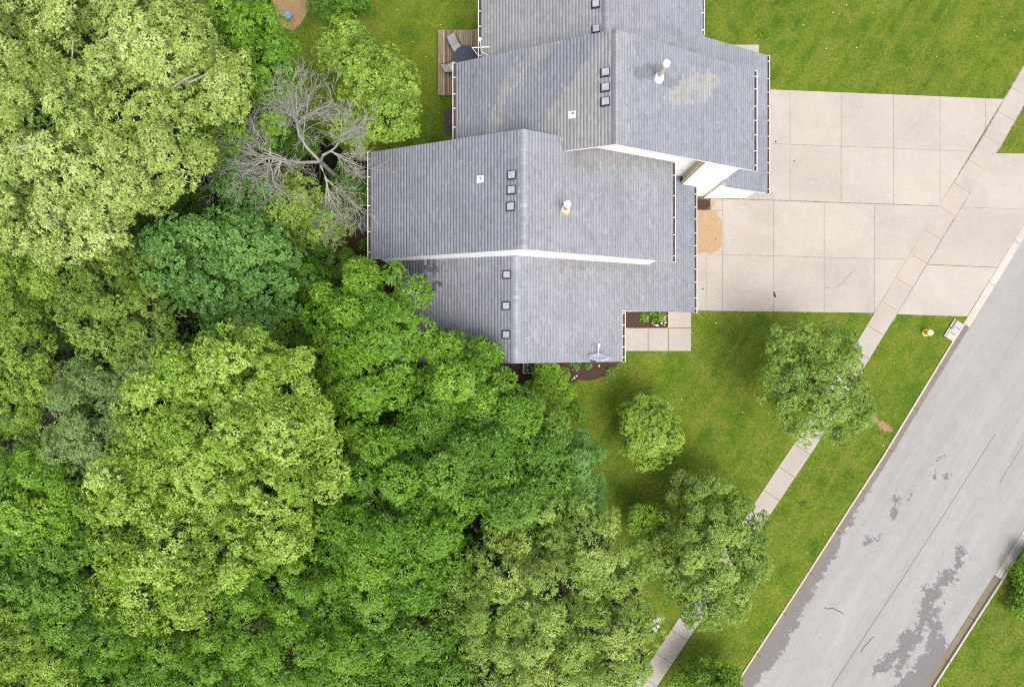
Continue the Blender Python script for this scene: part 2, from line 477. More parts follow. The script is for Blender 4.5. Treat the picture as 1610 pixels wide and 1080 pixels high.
def crack(pts, wid, parent, z=-0.0945, jit=0.03, name='crack', seed=1):
    r = np.random.default_rng(seed)
    L = resample([P(*p) for p in pts], 0.25)
    L = [(a + r.normal(0, jit), b + r.normal(0, jit)) for a, b in L]
    A = offset_line(L, wid/2); B = offset_line(L, -wid/2); m = MB()
    vs = [(p[0], p[1], z) for p in A] + [(p[0], p[1], z) for p in B]; n = len(A)
    m.add(vs, [(i, i+1, n+i+1, n+i) for i in range(n-1)]).build(name, M['crack'], parent)
crack([(1567,682),(1440,880),(1314,1072),(1280,1125)], 0.022, road_e, jit=0.006)
crack([(1296,955),(1308,957),(1318,960),(1330,967)], 0.045, road_e, jit=0.03, seed=2)
crack([(1374,1000),(1352,1030)], 0.04, road_e, jit=0.02, seed=3)
crack([(1610,700),(1572,762)], 0.02, road_e, jit=0.01, seed=4)

# slabs -------------------------------------------------------------
def clip(poly, a, b, keep_left=True):    # half-plane left of a->b
    out = []
    def sd(p): 
        v = (b[0]-a[0])*(p[1]-a[1]) - (b[1]-a[1])*(p[0]-a[0])
        return v if keep_left else -v
    for i in range(len(poly)):
        p, q = poly[i], poly[(i+1) % len(poly)]; sp, sq = sd(p), sd(q)
        if sp >= 0: out.append(p)
        if (sp >= 0) != (sq >= 0):
            t = sp/(sp-sq); out.append((p[0]+t*(q[0]-p[0]), p[1]+t*(q[1]-p[1])))
    return out

def ccw(poly):
    a = sum(poly[i][0]*poly[(i+1) % len(poly)][1] - poly[(i+1) % len(poly)][0]*poly[i][1] for i in range(len(poly)))
    return poly if a > 0 else poly[::-1]
def area(poly):
    return 0.5*abs(sum(poly[i][0]*poly[(i+1) % len(poly)][1] - poly[(i+1) % len(poly)][0]*poly[i][1] for i in range(len(poly))))
def inset(poly, g):
    poly = ccw(poly); n = len(poly); out = list(poly)
    src = list(poly)
    for i in range(n):
        a = Vector(src[i]); b = Vector(src[(i+1) % n])
        if (b-a).length < 1e-6: continue
        t = (b-a).normalized(); nn = Vector((-t.y, t.x))
        a2 = a + nn*g; b2 = b + nn*g
        out = clip(out, a2, b2, True)
        if len(out) < 3: return []
    return out

def slab(poly, name, mat, parent, top, gap=0.011, thick=0.12):
    poly = inset(poly, gap)
    if len(poly) < 3 or area(poly) < 0.05: return
    # drop duplicate corner points
    q = [p for i, p in enumerate(poly) if math.hypot(p[0]-poly[i-1][0], p[1]-poly[i-1][1]) > 1e-4]
    return MB().prism(ccw(q), top-thick, top).build(name, mat, parent, bevel=0.008)

SWL = [(1700,-43),(1610,102.8),(1578.3,157),(1544.8,216.3),(1475.2,323.9),(1374.4,491.9),(1265,672),(1188.4,786.2),(1115,899),(1051,995.5),(985,1094),(900,1222)]
swl = [P(*p)[:2] for p in SWL]
swr = offset_line(swl, -1.22)            # SWL runs south-west: its left-hand side is east
swr = offset_line(swl, -1.22) if offset_line(swl, -1.22)[0][0] > swl[0][0] else offset_line(swl, 1.22)
lineL = resample(swl, 0.02); lineR = resample(swr, 0.02)
walk = bpy.data.objects.new('sidewalk', None); COL.objects.link(walk); tag(walk, 'concrete sidewalk running beside the street', None, kind='structure')
fine = np.array(resample(swl, 0.05)); 
s_all = np.arange(len(fine))*0.05
# joints every 1.71 m, phased to pass the photo's joint at (1475,324)
j0 = s_all[np.argmin(np.hypot(fine[:,0]-P(1475.2,323.9)[0], fine[:,1]-P(1475.2,323.9)[1]))]
starts = np.arange(j0 % 1.71, s_all[-1]-1.8, 1.71)
def at_s(s):
    i = int(np.clip(round(s/0.05), 1, len(fine)-2)); p = fine[i]; t = fine[i+1]-fine[i-1]; t = t/np.hypot(*t)
    nrm = np.array([-t[1], t[0]]); 
    if nrm[0] < 0: nrm = -nrm
    return p, nrm
la, lb = offset_line(swl, .05), offset_line(swl, -1.27)
if la[0][0] > swl[0][0]: la, lb = offset_line(swl, -.05), offset_line(swl, 1.27)
jl = [i for i in range(len(swl)) if 60 < SWL[i][1] < 520]
MB().prism(ccw([la[i] for i in jl] + [lb[i] for i in jl][::-1]), -0.05, 0.0195).build('joint_base', M['joint'], walk)
for s0 in starts:
    a, na = at_s(s0); b, nb = at_s(s0+1.71)
    poly = [tuple(a), tuple(b), tuple(b+nb*1.22), tuple(a+na*1.22)]
    slab(poly, 'sidewalk_slab', M['walk'], walk, 0.034)

def half(poly, pa, pb, keep_west):       # cut by the sidewalk edge
    a, b = pa, pb
    c = clip(poly, a, b, True)
    ok = [p for p in c]
    return c
def quad_px(x0, x1, yl, yr, yl2, yr2, X0, X1):
    # cell between px x0..x1; horizontal joints given by their y at px X0 and X1
    def yy(a, b, x): return a + (b-a)*(x-X0)/(X1-X0)
    return [P(x0, yy(yl,yr,x0))[:2], P(x1, yy(yl,yr,x1))[:2], P(x1, yy(yl2,yr2,x1))[:2], P(x0, yy(yl2,yr2,x0))[:2]]
wl_a, wl_b = P(1610,102.8)[:2], P(1374.4,491.9)[:2]
wr_off = Vector((wl_b[0]-wl_a[0], wl_b[1]-wl_a[1])).normalized(); wr_n = Vector((-wr_off.y, wr_off.x))
if wr_n.x < 0: wr_n = -wr_n
wr_a = (wl_a[0]+wr_n.x*1.225, wl_a[1]+wr_n.y*1.225); wr_b = (wl_b[0]+wr_n.x*1.225, wl_b[1]+wr_n.y*1.225)
k_a, k_b = P(1610,352.6)[:2], P(1495,539.4)[:2]
def side_keep(poly, a, b, west):
    # travel a->b is towards the south-west: west is on the right
    return clip(poly, a, b, not west)

drv_n = bpy.data.objects.new('driveway', None); COL.objects.link(drv_n); tag(drv_n, 'pale concrete driveway of the upper townhouse', None, kind='structure')
drv_s = bpy.data.objects.new('driveway', None); COL.objects.link(drv_s); tag(drv_s, 'pale concrete driveway of the lower townhouse', None, kind='structure')
def joint_base(poly, parent, name='joint_base'):
    MB().prism(ccw([P(*p)[:2] for p in poly]), -0.05, 0.0215).build(name, M['joint'], parent)
joint_base([(1180,140.5),(1577,156.5),(1475,324.4),(1440,323),(1180,313.5)], drv_n)
joint_base([(1075,311),(1180,313.6),(1474.5,324.5),(1374,492),(1075,488)], drv_s)
xs = [1180, 1241.7, 1322.2, 1404.2, 1477.5, 1549, 1640]
rows = [(141,156),(226.4,240.6),(314.5,327.6)]
for i in range(len(xs)-1):
    for j in range(2):
        q = ccw(quad_px(xs[i], xs[i+1], rows[j][0], rows[j][1], rows[j+1][0], rows[j+1][1], 1212, 1578))
        q = side_keep(q, wl_a, wl_b, True)
        if len(q) > 2: slab(q, 'concrete_slab', M['drive'], drv_n, 0.032)
xs2 = [1110, 1135.6, 1216, 1295.4, 1374.4, 1500]
rows2 = [(311.6,324.6),(399.4,409.5),(488.6,493.5)]
for i in range(len(xs2)-1):
    for j in range(2):
        q = ccw(quad_px(xs2[i], xs2[i+1], rows2[j][0], rows2[j][1], rows2[j+1][0], rows2[j+1][1], 1096, 1480))
        q = side_keep(q, wl_a, wl_b, True)
        if i == 0 and j == 0:
            q = ccw([P(1110,331)[:2], P(1135.6,332)[:2], P(1135.6,400.6)[:2], P(1110,399.8)[:2]])
            slab(ccw([P(1116.5,313)[:2], P(1135.6,313.3)[:2], P(1135.6,331.5)[:2], P(1116.5,331)[:2]]), 'concrete_slab', M['drive'], drv_s, 0.032, gap=0.004)
            slab(q, 'concrete_slab', M['drive'], drv_s, 0.032, gap=0.004); continue
        if len(q) > 2: slab(q, 'concrete_slab', M['drive'], drv_s, 0.032)
# narrow garage-side strip, mostly under the eaves
slab(ccw([P(1075,331)[:2], P(1110,331)[:2], P(1110,488.4)[:2], P(1075,488)[:2]]), 'concrete_slab', M['drive'], drv_s, 0.031, gap=0.003)
# aprons between sidewalk and kerb
ap = [[(1440,240),(1760,243),(1760,335),(1440,323.5)], [(1400,322.2),(1760,334),(1760,429),(1400,413.4)], [(1350,411.6),(1760,429),(1760,506),(1350,492.3)]]
for k, q in enumerate(ap):
    q = ccw([P(*p)[:2] for p in q]); q = side_keep(q, wr_a, wr_b, False); q = side_keep(q, k_a, k_b, True)
    slab(q, 'concrete_slab', M['drive'], drv_n if k == 0 else drv_s, 0.032)

def in_px_poly(px, py, poly):
    inside = np.zeros(px.shape, bool); n = len(poly); j = n-1
    for i in range(n):
        xi, yi = poly[i]; xj, yj = poly[j]
        c = ((yi > py) != (yj > py)) & (px < (xj-xi)*(py-yi)/(yj-yi+1e-9)+xi)
        inside ^= c; j = i
    return inside
def stain_mask(px, py, gx, gy):
    n = (fbm(gx*2.2, gy*2.2, 21, 5, 0.6)-0.5)*9; m2 = (fbm(gx*2.2+9, gy*2.2, 24, 5, 0.6)-0.5)*9
    return in_px_poly(px+n, py+m2, [(1088,330),(1115,330),(1117,316),(1124,315),(1121,330),(1132,340),(1137,352),(1135,372),(1134,388),(1120,397),(1088,397)])
mask_sheet('rusty_stain', (1080, 306, 1150, 410), stain_mask, 0.0365, M['stain'], drv_s, 0.03)
def damp_mask(px, py, gx, gy):
    n = (fbm(gx*2.2, gy*2.2, 31, 5, 0.6)-0.5)*8
    return in_px_poly(px+n, py+n, [(1160,313),(1175,301),(1214,303),(1222,313)])
mask_sheet('damp_stain', (1150, 292, 1240, 320), damp_mask, 0.0365, M['damp'], drv_n, 0.03)
crack([(1297,452),(1310,454),(1322,447),(1335,433),(1345,424)], 0.012, drv_s, z=0.0372, jit=0.01, seed=8)

# porch walk in front of the lower house
porch = bpy.data.objects.new('path', None); COL.objects.link(porch); tag(porch, 'short concrete entry walk beside the lower house', None, kind='structure')
for q in ([(972,515.5),(1018.7,515.5),(1018.7,552),(972,552)], [(1018.7,515.5),(1050.5,515.5),(1050.5,552),(1018.7,552)],
          [(1050.5,515.5),(1086.5,515.5),(1086.5,552),(1050.5,552)], [(1051.5,482),(1086.5,482),(1086.5,515.5),(1051.5,515.5)]):
    slab(ccw([P(*p)[:2] for p in q]), 'concrete_slab', M['drive'], porch, 0.045, gap=0.014)
pad = slab(ccw([P(1140,71)[:2], P(1193,71)[:2], P(1193,110)[:2], P(1140,110)[:2]]), 'path', M['drive'], None, 0.03, gap=0.0)
tag(pad, 'small concrete pad at the upper garage corner', None, kind='structure')

# planting beds and forest floor --------------------------------------
def ragged(poly_px, amp, step=0.35, seed=0, z=0.0):
    L = resample([P(*p) for p in poly_px + [poly_px[0]]], step); r = np.random.default_rng(seed); out = []
    for i, (x, y) in enumerate(L):
        n = fbm(np.array([x*1.1+seed]), np.array([y*1.1]), seed, 4)[0]-0.5
        a = L[i-1]; b = L[(i+1) % len(L)]; t = Vector((b[0]-a[0], b[1]-a[1]))
        t = t.normalized() if t.length > 1e-6 else Vector((1, 0))
        out.append((x + t.y*n*amp, y - t.x*n*amp))
    return ccw(out)
def bed(name, poly_px, mat, label, z1, amp=0.5, seed=1):
    o = MB().prism(ragged(poly_px, amp, 0.35, seed), -0.05, z1).build(name, mat)
    return tag(o, label, None, kind='structure')
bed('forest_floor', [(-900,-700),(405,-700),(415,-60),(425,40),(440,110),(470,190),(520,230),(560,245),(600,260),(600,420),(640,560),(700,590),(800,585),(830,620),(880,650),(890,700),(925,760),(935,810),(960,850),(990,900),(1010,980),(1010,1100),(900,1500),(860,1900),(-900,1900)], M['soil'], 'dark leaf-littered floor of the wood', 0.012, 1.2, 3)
bed('planting_bed', [(520,300),(620,290),(660,430),(640,470),(560,440),(525,430),(515,370)], M['mulch'], 'red-brown mulch bed beside the dead tree', 0.030, 0.5, 5)
bed('planting_bed', [(740,560),(985,560),(962,578),(962,590),(930,600),(905,598),(895,640),(870,660),(820,640),(780,620)], M['mulch'], 'brown mulch bed below the gable with the dish', 0.031, 0.5, 6)
bed('planting_bed', [(965,480),(1050.8,480),(1050.8,515),(965,515)], M['mulch'], 'square mulch bed by the entry walk', 0.033, 0.02, 7)
bed('planting_bed', [(1085,313),(1115.5,313),(1115.5,329.5),(1085,329.5)], M['mulch'], 'tiny mulch pit at the garage corner', 0.027, 0.01, 8)
bed('planting_bed', [(425,-60),(500,-60),(488,10),(475,35),(462,52),(440,40),(428,5)], M['straw'], 'straw-covered bed around the blue ornament', 0.026, 0.5, 9)
bed('planting_bed', [(698,172),(740,170),(740,215),(698,212)], simple('dark_mat', (0.055, 0.05, 0.048), 0.9, 0.2, var=0.3), 'dark gravel strip under the upper eave', 0.020, 0.05, 10)
def edging(pts, name='edging'):
    o = MB()
    for a, b in zip(pts[:-1], pts[1:]):
        p = Vector(P(*a)); q = Vector(P(*b)); o.obb((p+q)/2 + Vector((0,0,0.03)), (q-p), (q-p).length/2+0.02, 0.025, 0.05)
    return o
eb = edging([(1096,329.7),(1115.8,329.7),(1115.8,313)]).build('garden_edging', simple('dark_edging', (0.05, 0.04, 0.035), 0.7))
tag(eb, 'dark timber edging around the tiny mulch pit', 'edging')
eb = edging([(1051,488),(1051,515.2)]).build('garden_edging', simple('brick_edging', (0.46, 0.36, 0.31), 0.8))
tag(eb, 'pinkish edging strip between mulch bed and entry walk', 'edging')

# ------------------------------------------------------------------ the two townhouses
class Slope:                              # roof plane: eave (xe,ze) up to ridge (xr,zr), constant along y
    def __init__(s, xe, ze, xr, zr): s.xe, s.ze, s.xr, s.zr = xe, ze, xr, zr; s.p = (zr-ze)/(xr-xe)
    def z(s, x): return s.ze + s.p*(x - s.xe)
    def hit(s, px, py):                   # the roof point seen at a photo point
        k = (px-805)/F; x = k*(H - s.ze + s.p*s.xe)/(1 + k*s.p); z = s.z(x)
        return Vector((x, (540-py)*(H-z)/F, z))
def eave_x(px, z): return (px-805)*(H-z)/F

B_W = Slope(eave_x(713, 7.3)+0.10, 7.3, eave_x(968, 11.05), 11.05)
B_E = Slope(eave_x(1190, 6.3)-0.12, 6.3, eave_x(968, 11.05), 11.05)
C_W = Slope(eave_x(578.5, 7.3)+0.12, 7.3, eave_x(823, 11.05), 11.05)
C_E = Slope(eave_x(1062, 6.3)-0.12, 6.3, eave_x(823, 11.05), 11.05)
D_W = Slope(eave_x(622, 6.3)+0.10, 6.3, eave_x(811, 8.4), 8.4)
D_E = Slope(eave_x(1095.5, 2.75)-0.12, 2.75, eave_x(811, 8.4), 8.4)
A_W = Slope(eave_x(753, 6.3)+0.10, 6.3, eave_x(952, 8.4), 8.4)
A_E = Slope(eave_x(1210, 2.75)-0.12, 2.75, eave_x(952, 8.4), 8.4)
XV = (B_W.p*0 + (B_W.zr - C_E.zr + (-B_W.p*B_W.xr) - (-C_E.p*C_E.xr))) / (C_E.p - B_W.p)   # valley where both planes meet
yB0, yB1 = 9.03, 14.25
yC0, yC1 = 4.27, 9.72
yD0, yDc = -0.98, 1.77
yAc, yA1 = 16.55, 19.4
xDc, xAc = D_E.hit(982, 530).x - 0.1, A_E.hit(1106, 20).x - 0.1

up = empty('townhouse', (4.6, 13.0, 0), 'upper attached townhouse with pale diagonal streaks on its grey roof', 'house', 'attached townhouses')
lo = empty('townhouse', (0.5, 5.0, 0), 'lower attached townhouse with a satellite dish and grey shingle roof', 'house', 'attached townhouses')

def px_of(x, y, z): return (x*F/(H-z)+805, 540-y*F/(H-z))

def shingles(name, parent, S, yfun, colfn, seed, x_from=None, x_to=None):
    r = np.random.default_rng(seed); EXP = 0.168; TH = 0.0035; SHADE_BAND = 0.017
    xa = S.xe if x_from is None else x_from; xb = S.xr if x_to is None else x_to
    sg = 1 if xb > xa else -1
    cosp = 1/math.sqrt(1+S.p*S.p); L = abs(xb-xa)/cosp; n = int(math.ceil(L/EXP))
    nx, nz = -S.p*cosp, cosp                # plane normal
    V = []; Fc = []; C = []
    for i in range(n):
        s0 = i*EXP; s1 = min(s0+EXP, L)
        if s1-s0 < 0.04: continue
        def pt(s, h):
            x = xa + sg*s*cosp; z = S.z(x); return x + nx*h, z + nz*h
        xm = xa + sg*(s0+s1)/2*cosp
        for (y0, y1) in yfun(xm):
            y = y0 - r.uniform(0, 0.3); course = r.normal(0, 0.012)
            while y < y1 - 1e-4:
                wd = r.uniform(0.16, 0.36); a = max(y, y0); b = min(y+wd, y1); y += wd
                if b-a < 0.015: continue
                th = TH*r.uniform(0.7, 1.4)
                x0, z0 = pt(s0, th); xd, zd = pt(s1-SHADE_BAND, 0.004); x1, z1 = pt(s1, 0.001); xu, zu = pt(s0, -0.004)
                k = len(V)
                V += [(xu,a,zu),(xu,b,zu),(x0,a,z0),(x0,b,z0),(xd,a,zd),(xd,b,zd),(x1,a,z1),(x1,b,z1)]
                q = [(k+2,k+4,k+5,k+3),(k+4,k+6,k+7,k+5),(k,k+2,k+3,k+1)]
                Fc += q if sg < 0 else [f for f in q]
                base = colfn(xm, (a+b)/2, S.z(xm), r)
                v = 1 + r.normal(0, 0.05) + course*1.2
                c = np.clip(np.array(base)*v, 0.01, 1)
                bd = r.choice([.52, .64, .76, .9, 1.0], p=[.10, .19, .23, .22, .26])  # band darkened at random, painting the shade line below each shingle butt
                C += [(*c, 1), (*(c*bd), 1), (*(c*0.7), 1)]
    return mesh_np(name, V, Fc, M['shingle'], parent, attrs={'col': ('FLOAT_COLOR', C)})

G = np.array((0.205, 0.215, 0.243))           # blue-grey
GB = np.array((0.262, 0.254, 0.256))          # sun-bleached brownish grey
GL = np.array((0.235, 0.242, 0.264))
def jig(v, y, r): return v + r.normal(0, 3.0)
def col_BW(x, y, z, r):
    px, py = px_of(x, y, z)
    py = py + r.normal(0, 2)
    b1 = np.interp(py, [60, 78, 119, 133, 194, 230], [862, 842, 796, 788, 768, 758])
    b2 = np.interp(py, [60, 92, 130, 160, 183, 230], [888, 853, 816, 793, 790, 788])
    b3 = np.interp(py, [46, 60, 80, 117, 133, 155, 192, 230], [962, 945, 930, 906, 891, 876, 846, 826])
    if px > b3: return GB*0.96
    if b1 < px < b2: return GB*0.98 if r.random() > 0.12 else G*1.05
    c = G*0.98
    if r.random() < 0.02: c = GL*1.05
    return c
def col_BE(x, y, z, r):
    px, py = px_of(x, y, z)
    if px < 995 + r.normal(0, 3) - (py-120)*0.05: return GL*1.04
    d = math.hypot((px-1103)/30, (py-128)/14); e = math.hypot((px-1105)/14, (py-148)/12); f = math.hypot((px-1070)/22, (py-150)/16)
    if min(d, e, f) + r.normal(0, 0.12) < 1: return GB*1.06
    if math.hypot((px-1022)/26, (py-114)/15) < 1: return G*0.80
    if abs(py-(125+(px-1035)*0.16)) < 7 and 1035 < px < 1090: return G*0.82
    return G*1.05
def col_plain(k):
    def fn(x, y, z, r): return G*k if r.random() > 0.03 else G*k*1.12
    return fn
def col_CE(x, y, z, r):
    px, py = px_of(x, y, z)
    if py < 262 + r.normal(0, 4) and px > 905: return GB*0.80
    return GL*0.97
def col_DE(x, y, z, r):
    px, py = px_of(x, y, z)
    if py < 422 + r.normal(0, 5) and 880 < px < 1030: return GB*0.78
    if px > 1062 and py < 400: return G*0.92
    return GL*0.97 if px < 980 else GL*0.92
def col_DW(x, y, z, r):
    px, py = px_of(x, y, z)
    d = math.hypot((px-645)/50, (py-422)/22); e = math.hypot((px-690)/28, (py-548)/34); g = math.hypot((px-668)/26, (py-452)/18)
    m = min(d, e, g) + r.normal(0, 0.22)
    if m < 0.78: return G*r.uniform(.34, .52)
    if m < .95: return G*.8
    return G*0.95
def col_AW(x, y, z, r): return (0.4*G+0.6*GB)*0.93
def col_AE(x, y, z, r):
    px, py = px_of(x, y, z)
    if px < 1030: return GL*0.98
    return G*1.02

def const(*rs): return lambda x: list(rs)
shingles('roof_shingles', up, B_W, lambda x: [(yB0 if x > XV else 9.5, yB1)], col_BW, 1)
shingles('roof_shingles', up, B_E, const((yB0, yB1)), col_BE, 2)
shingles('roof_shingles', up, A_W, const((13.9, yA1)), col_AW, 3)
def yA(x):
    if x > 12.6: return [(8.63, yAc)]
    if x > 11.77: return [(8.63, yAc)]
    if x > xAc: return [(13.9, yAc)]
    return [(13.9, yA1)]
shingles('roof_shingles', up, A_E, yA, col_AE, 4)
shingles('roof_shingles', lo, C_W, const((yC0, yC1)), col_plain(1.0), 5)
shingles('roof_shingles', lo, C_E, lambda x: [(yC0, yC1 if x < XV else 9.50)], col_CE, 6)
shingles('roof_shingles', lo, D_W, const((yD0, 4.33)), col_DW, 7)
def yD(x):
    if x > 9.70: return [(yDc, 9.02)]
    if x > 7.5: return [(yDc, 9.49)]
    if x > xDc: return [(yDc, 4.33)]
    return [(yD0, 4.33)]
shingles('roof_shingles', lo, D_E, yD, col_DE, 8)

# roof decks (the boards whose painted edges show along the rakes)
def deck_piece(parent, S, xa, xb, y0, y1, name='rake_board'):
    t0, t1 = 0.012, 0.20
    if xa > xb: xa, xb = xb, xa
    prof = [(xa, S.z(xa)-t1), (xb, S.z(xb)-t1), (xb, S.z(xb)-t0), (xa, S.z(xa)-t0)]
    return MB().xprof(prof, y0, y1).build(name, M['trim'], parent)
OV = -0.012
deck_piece(up, B_W, B_W.xe+.02, XV, 9.5, yB1+OV); deck_piece(up, B_W, XV, B_W.xr, yB0-OV, yB1+OV); deck_piece(up, B_E, B_E.xr, B_E.xe-.02, yB0-OV, yB1+OV)
deck_piece(up, A_W, A_W.xe+.02, A_W.xr, 13.9, yA1+OV); deck_piece(up, A_E, A_E.xr, xAc-.02, 13.9, yA1+OV)
deck_piece(up, A_E, xAc, A_E.xe-.02, 13.9, yAc+OV); deck_piece(up, A_E, 11.78, A_E.xe-.021, 8.63-OV, 13.9)
deck_piece(lo, C_W, C_W.xe+.02, C_W.xr, yC0-OV, yC1+OV); deck_piece(lo, C_E, C_E.xr, XV, yC0-OV, yC1+OV); deck_piece(lo, C_E, XV, C_E.xe-.02, yC0-OV, 9.47)
deck_piece(lo, D_W, D_W.xe+.02, D_W.xr, yD0-OV, 4.31); deck_piece(lo, D_E, D_E.xr, xDc-.02, yD0-OV, 4.31)
deck_piece(lo, D_E, xDc, 7.52, yDc-OV, 4.31); deck_piece(lo, D_E, 7.52, 9.68, yDc-OV, 9.46); deck_piece(lo, D_E, 9.68, D_E.xe-.02, yDc-OV, 9.0)

# walls
def wall(parent, prof_top, y0, y1, mat=None, name='wall', z0=-0.1):
    xs = [p[0] for p in prof_top]
    prof = [(xs[0], z0), (xs[-1], z0)] + [(x, z) for x, z in prof_top[::-1]]
    return MB().xprof(prof, y0, y1).build(name, mat or M['siding'], parent)
def top(S, x): return (x, S.z(x)-0.13)
wall(up, [top(B_W, -2.6), (B_W.xr, B_W.zr-.13), top(B_E, 11.76)], 9.48, 13.97)
wall(up, [top(B_E, 9.68), top(B_E, 11.755)], 9.035, 9.6, name='wall')
wall(up, [top(A_W, -1.35), (A_W.xr, A_W.zr-.13), top(A_E, xAc-0.35)], 13.9, 19.15)
wall(up, [top(A_E, 9.5), top(A_E, A_E.xe-0.35)], 13.85, 16.3)
wall(up, [top(A_E, 11.8), top(A_E, A_E.xe-0.36)], 8.92, 13.9)
wall(lo, [top(C_W, C_W.xe+.45), (C_W.xr, C_W.zr-.13), top(C_E, 7.53)], 4.325, 9.455)
wall(lo, [top(D_W, D_W.xe+.40), (D_W.xr, D_W.zr-.13), top(D_E, xDc-.30)], yD0+.12, 4.31)
wall(lo, [top(D_E, 5.2), top(D_E, D_E.xe-.36)], 1.95, 4.305)
wall(lo, [top(D_E, 7.4), top(D_E, D_E.xe-.365)], 4.30, 8.98)
# bay return coloured tan for the shade on its west face; tan corner post
MB().box(9.64, 9.04, 3.4, 9.676, 9.47, B_E.z(9.68)-0.16).build('corner_return', M['tan'], up)
MB().tube([(9.60, 9.12, 3.3), (9.60, 9.12, 8.1)], 0.05, 6).build('downspout', M['tan'], up)
def garage_door(parent, x, y0, y1):
    r = MB().box(x-.03, y0, 0.03, x+.035, y1, 2.15).build('garage_door', M['trim'], parent)
    for i in range(4):
        MB().box(x+.03, y0+.06, 0.08+i*.53, x+.055, y1-.06, 0.55+i*.53).build('door_panel', M['trim'], r)
garage_door(up, A_E.xe-.36, 9.8, 14.6); garage_door(lo, D_E.xe-.365, 2.7, 7.5)

# ridge caps ------------------------------------------------------------
def ridge(parent, SW, SE, y0, y1, kw, ke, seed):
    r = np.random.default_rng(seed); V = []; Fc = []; C = []; y = y0; i = 0
    wid = 0.13
    while y < y1:
        b = min(y+0.21, y1); h = 0.035; h2 = 0.018
        xr, zr = SW.xr, SW.zr; k = len(V)
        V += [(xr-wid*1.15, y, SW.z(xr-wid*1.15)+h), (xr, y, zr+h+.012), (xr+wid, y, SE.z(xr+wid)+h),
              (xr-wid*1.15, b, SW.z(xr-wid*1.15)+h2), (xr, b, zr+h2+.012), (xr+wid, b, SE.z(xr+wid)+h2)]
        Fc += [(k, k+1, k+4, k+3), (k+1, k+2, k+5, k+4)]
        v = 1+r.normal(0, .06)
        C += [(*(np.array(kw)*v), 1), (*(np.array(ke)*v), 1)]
        y = b
    mesh_np('ridge_cap', V, Fc, M['shingle'], parent, attrs={'col': ('FLOAT_COLOR', C)})
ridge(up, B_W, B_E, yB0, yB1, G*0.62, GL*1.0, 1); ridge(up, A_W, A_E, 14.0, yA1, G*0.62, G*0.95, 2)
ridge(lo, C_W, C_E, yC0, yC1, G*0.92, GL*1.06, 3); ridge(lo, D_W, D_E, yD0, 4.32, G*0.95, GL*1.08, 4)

# gutters -----------------------------------------------------------------
hang_me = {}
def gutter(parent, S, y0, y1, seed, debris=0.6, spacing=0.82):
    sg = 1 if S.xe > S.xr else -1
    x0 = S.xe - sg*0.03; x1 = S.xe + sg*0.135; zt = S.ze - 0.015; t = 0.012; dpt = 0.12
    m = MB()
    def bx(a, b, c, d, e, f): m.box(min(a, d), b, c, max(a, d), e, f)
    bx(x1-sg*0.020, y0, zt-dpt, x1+sg*0.012, y1, zt+0.012)            # outer lip
    bx(x0, y0, zt-dpt-t, x1-sg*0.034, y1, zt-dpt)                     # floor
    bx(x0, y0-.013, zt-dpt-t, x1+sg*0.011, y0-.001, zt+.011); bx(x0, y1+.001, zt-dpt-t, x1+sg*0.011, y1+.013, zt+.011)
    g = m.build('gutter', M['gutter'], parent)
    d = MB(); r = np.random.default_rng(seed)
    bx2 = (min(x0+sg*.002, x1-sg*.036), max(x0+sg*.002, x1-sg*.036))
    d.box(bx2[0], y0+.01, zt-dpt+.002, bx2[1], y1-.01, zt-dpt+.05)
    d.build('leaf_debris', M['gunk'], g)
    y = y0+0.3; first = None
    while y < y1-0.1:
        yy = y + r.normal(0, .05)
        MB().box(bx2[0]-.02 if sg > 0 else bx2[0], yy-.016, zt+.002, bx2[1]+(.02 if sg < 0 else 0.0), yy+.016, zt+.014).build('gutter_hanger', M['trim'], g)
        y += spacing*r.uniform(.85, 1.15)
    return g
gutter(up, B_W, 9.74, yB1, 1); gutter(up, B_E, yB0-.02, yB1, 2)
gutter(up, A_W, 13.98, yA1, 3); gutter(up, A_E, 8.61, yAc, 4)
gA = Slope(xAc, A_E.z(xAc), A_E.xr, A_E.zr); gutter(up, gA, yAc+.05, yA1, 5)
gutter(lo, C_W, yC0, yC1, 6, spacing=1.3); gutter(lo, C_E, yC0, 9.45, 7, spacing=1.0)
gutter(lo, D_W, yD0, 4.29, 8, spacing=1.2); gutter(lo, D_E, yDc-.02, 8.98, 9, spacing=0.7)
gD = Slope(xDc, D_E.z(xDc), D_E.xr, D_E.zr); gutter(lo, gD, yD0, yDc-.05, 10, spacing=0.6)

# box vents, pipe vents, flues --------------------------------------------
def box_vent(parent, S, px, py):
    c = S.hit(px, py); m = MB()
    def q(dx, dy, h): return (c.x+dx, c.y+dy, S.z(c.x+dx)+h)
    s = .215
    m.add([q(-s,-s,.02), q(s,-s,.02), q(s,s,.02), q(-s,s,.02), q(-s,-s,.05), q(s,-s,.05), q(s,s,.05), q(-s,s,.05)], [(4,5,6,7),(0,1,5,4),(1,2,6,5),(2,3,7,6),(3,0,4,7)])
    t = .175
    m.add([q(-t,-t,.05), q(t,-t,.05), q(t,t,.05), q(-t,t,.05), q(-t,-t,.15), q(t,-t,.15), q(t,t,.15), q(-t,t,.15)], [(0,1,5,4),(1,2,6,5),(2,3,7,6),(3,0,4,7)])
    v = m.build('roof_vent', M['ventdark'], parent)
    t = .165; h = MB()
    h.add([q(-t,-t,.145), q(t,-t,.145), q(t,t,.145), q(-t,t,.145), q(-t*.9,-t*.9,.19), q(t*.9,-t*.9,.19), q(t*.9,t*.9,.19), q(-t*.9,t*.9,.19)], [(4,5,6,7),(0,1,5,4),(1,2,6,5),(2,3,7,6),(3,0,4,7)])
    h.build('vent_hood', M['vent'], v)
for p in ((951,115),(951,138.5),(951,161)): box_vent(up, B_W, *p)
for p in ((936,8),(936.5,47)): box_vent(up, A_W, *p)
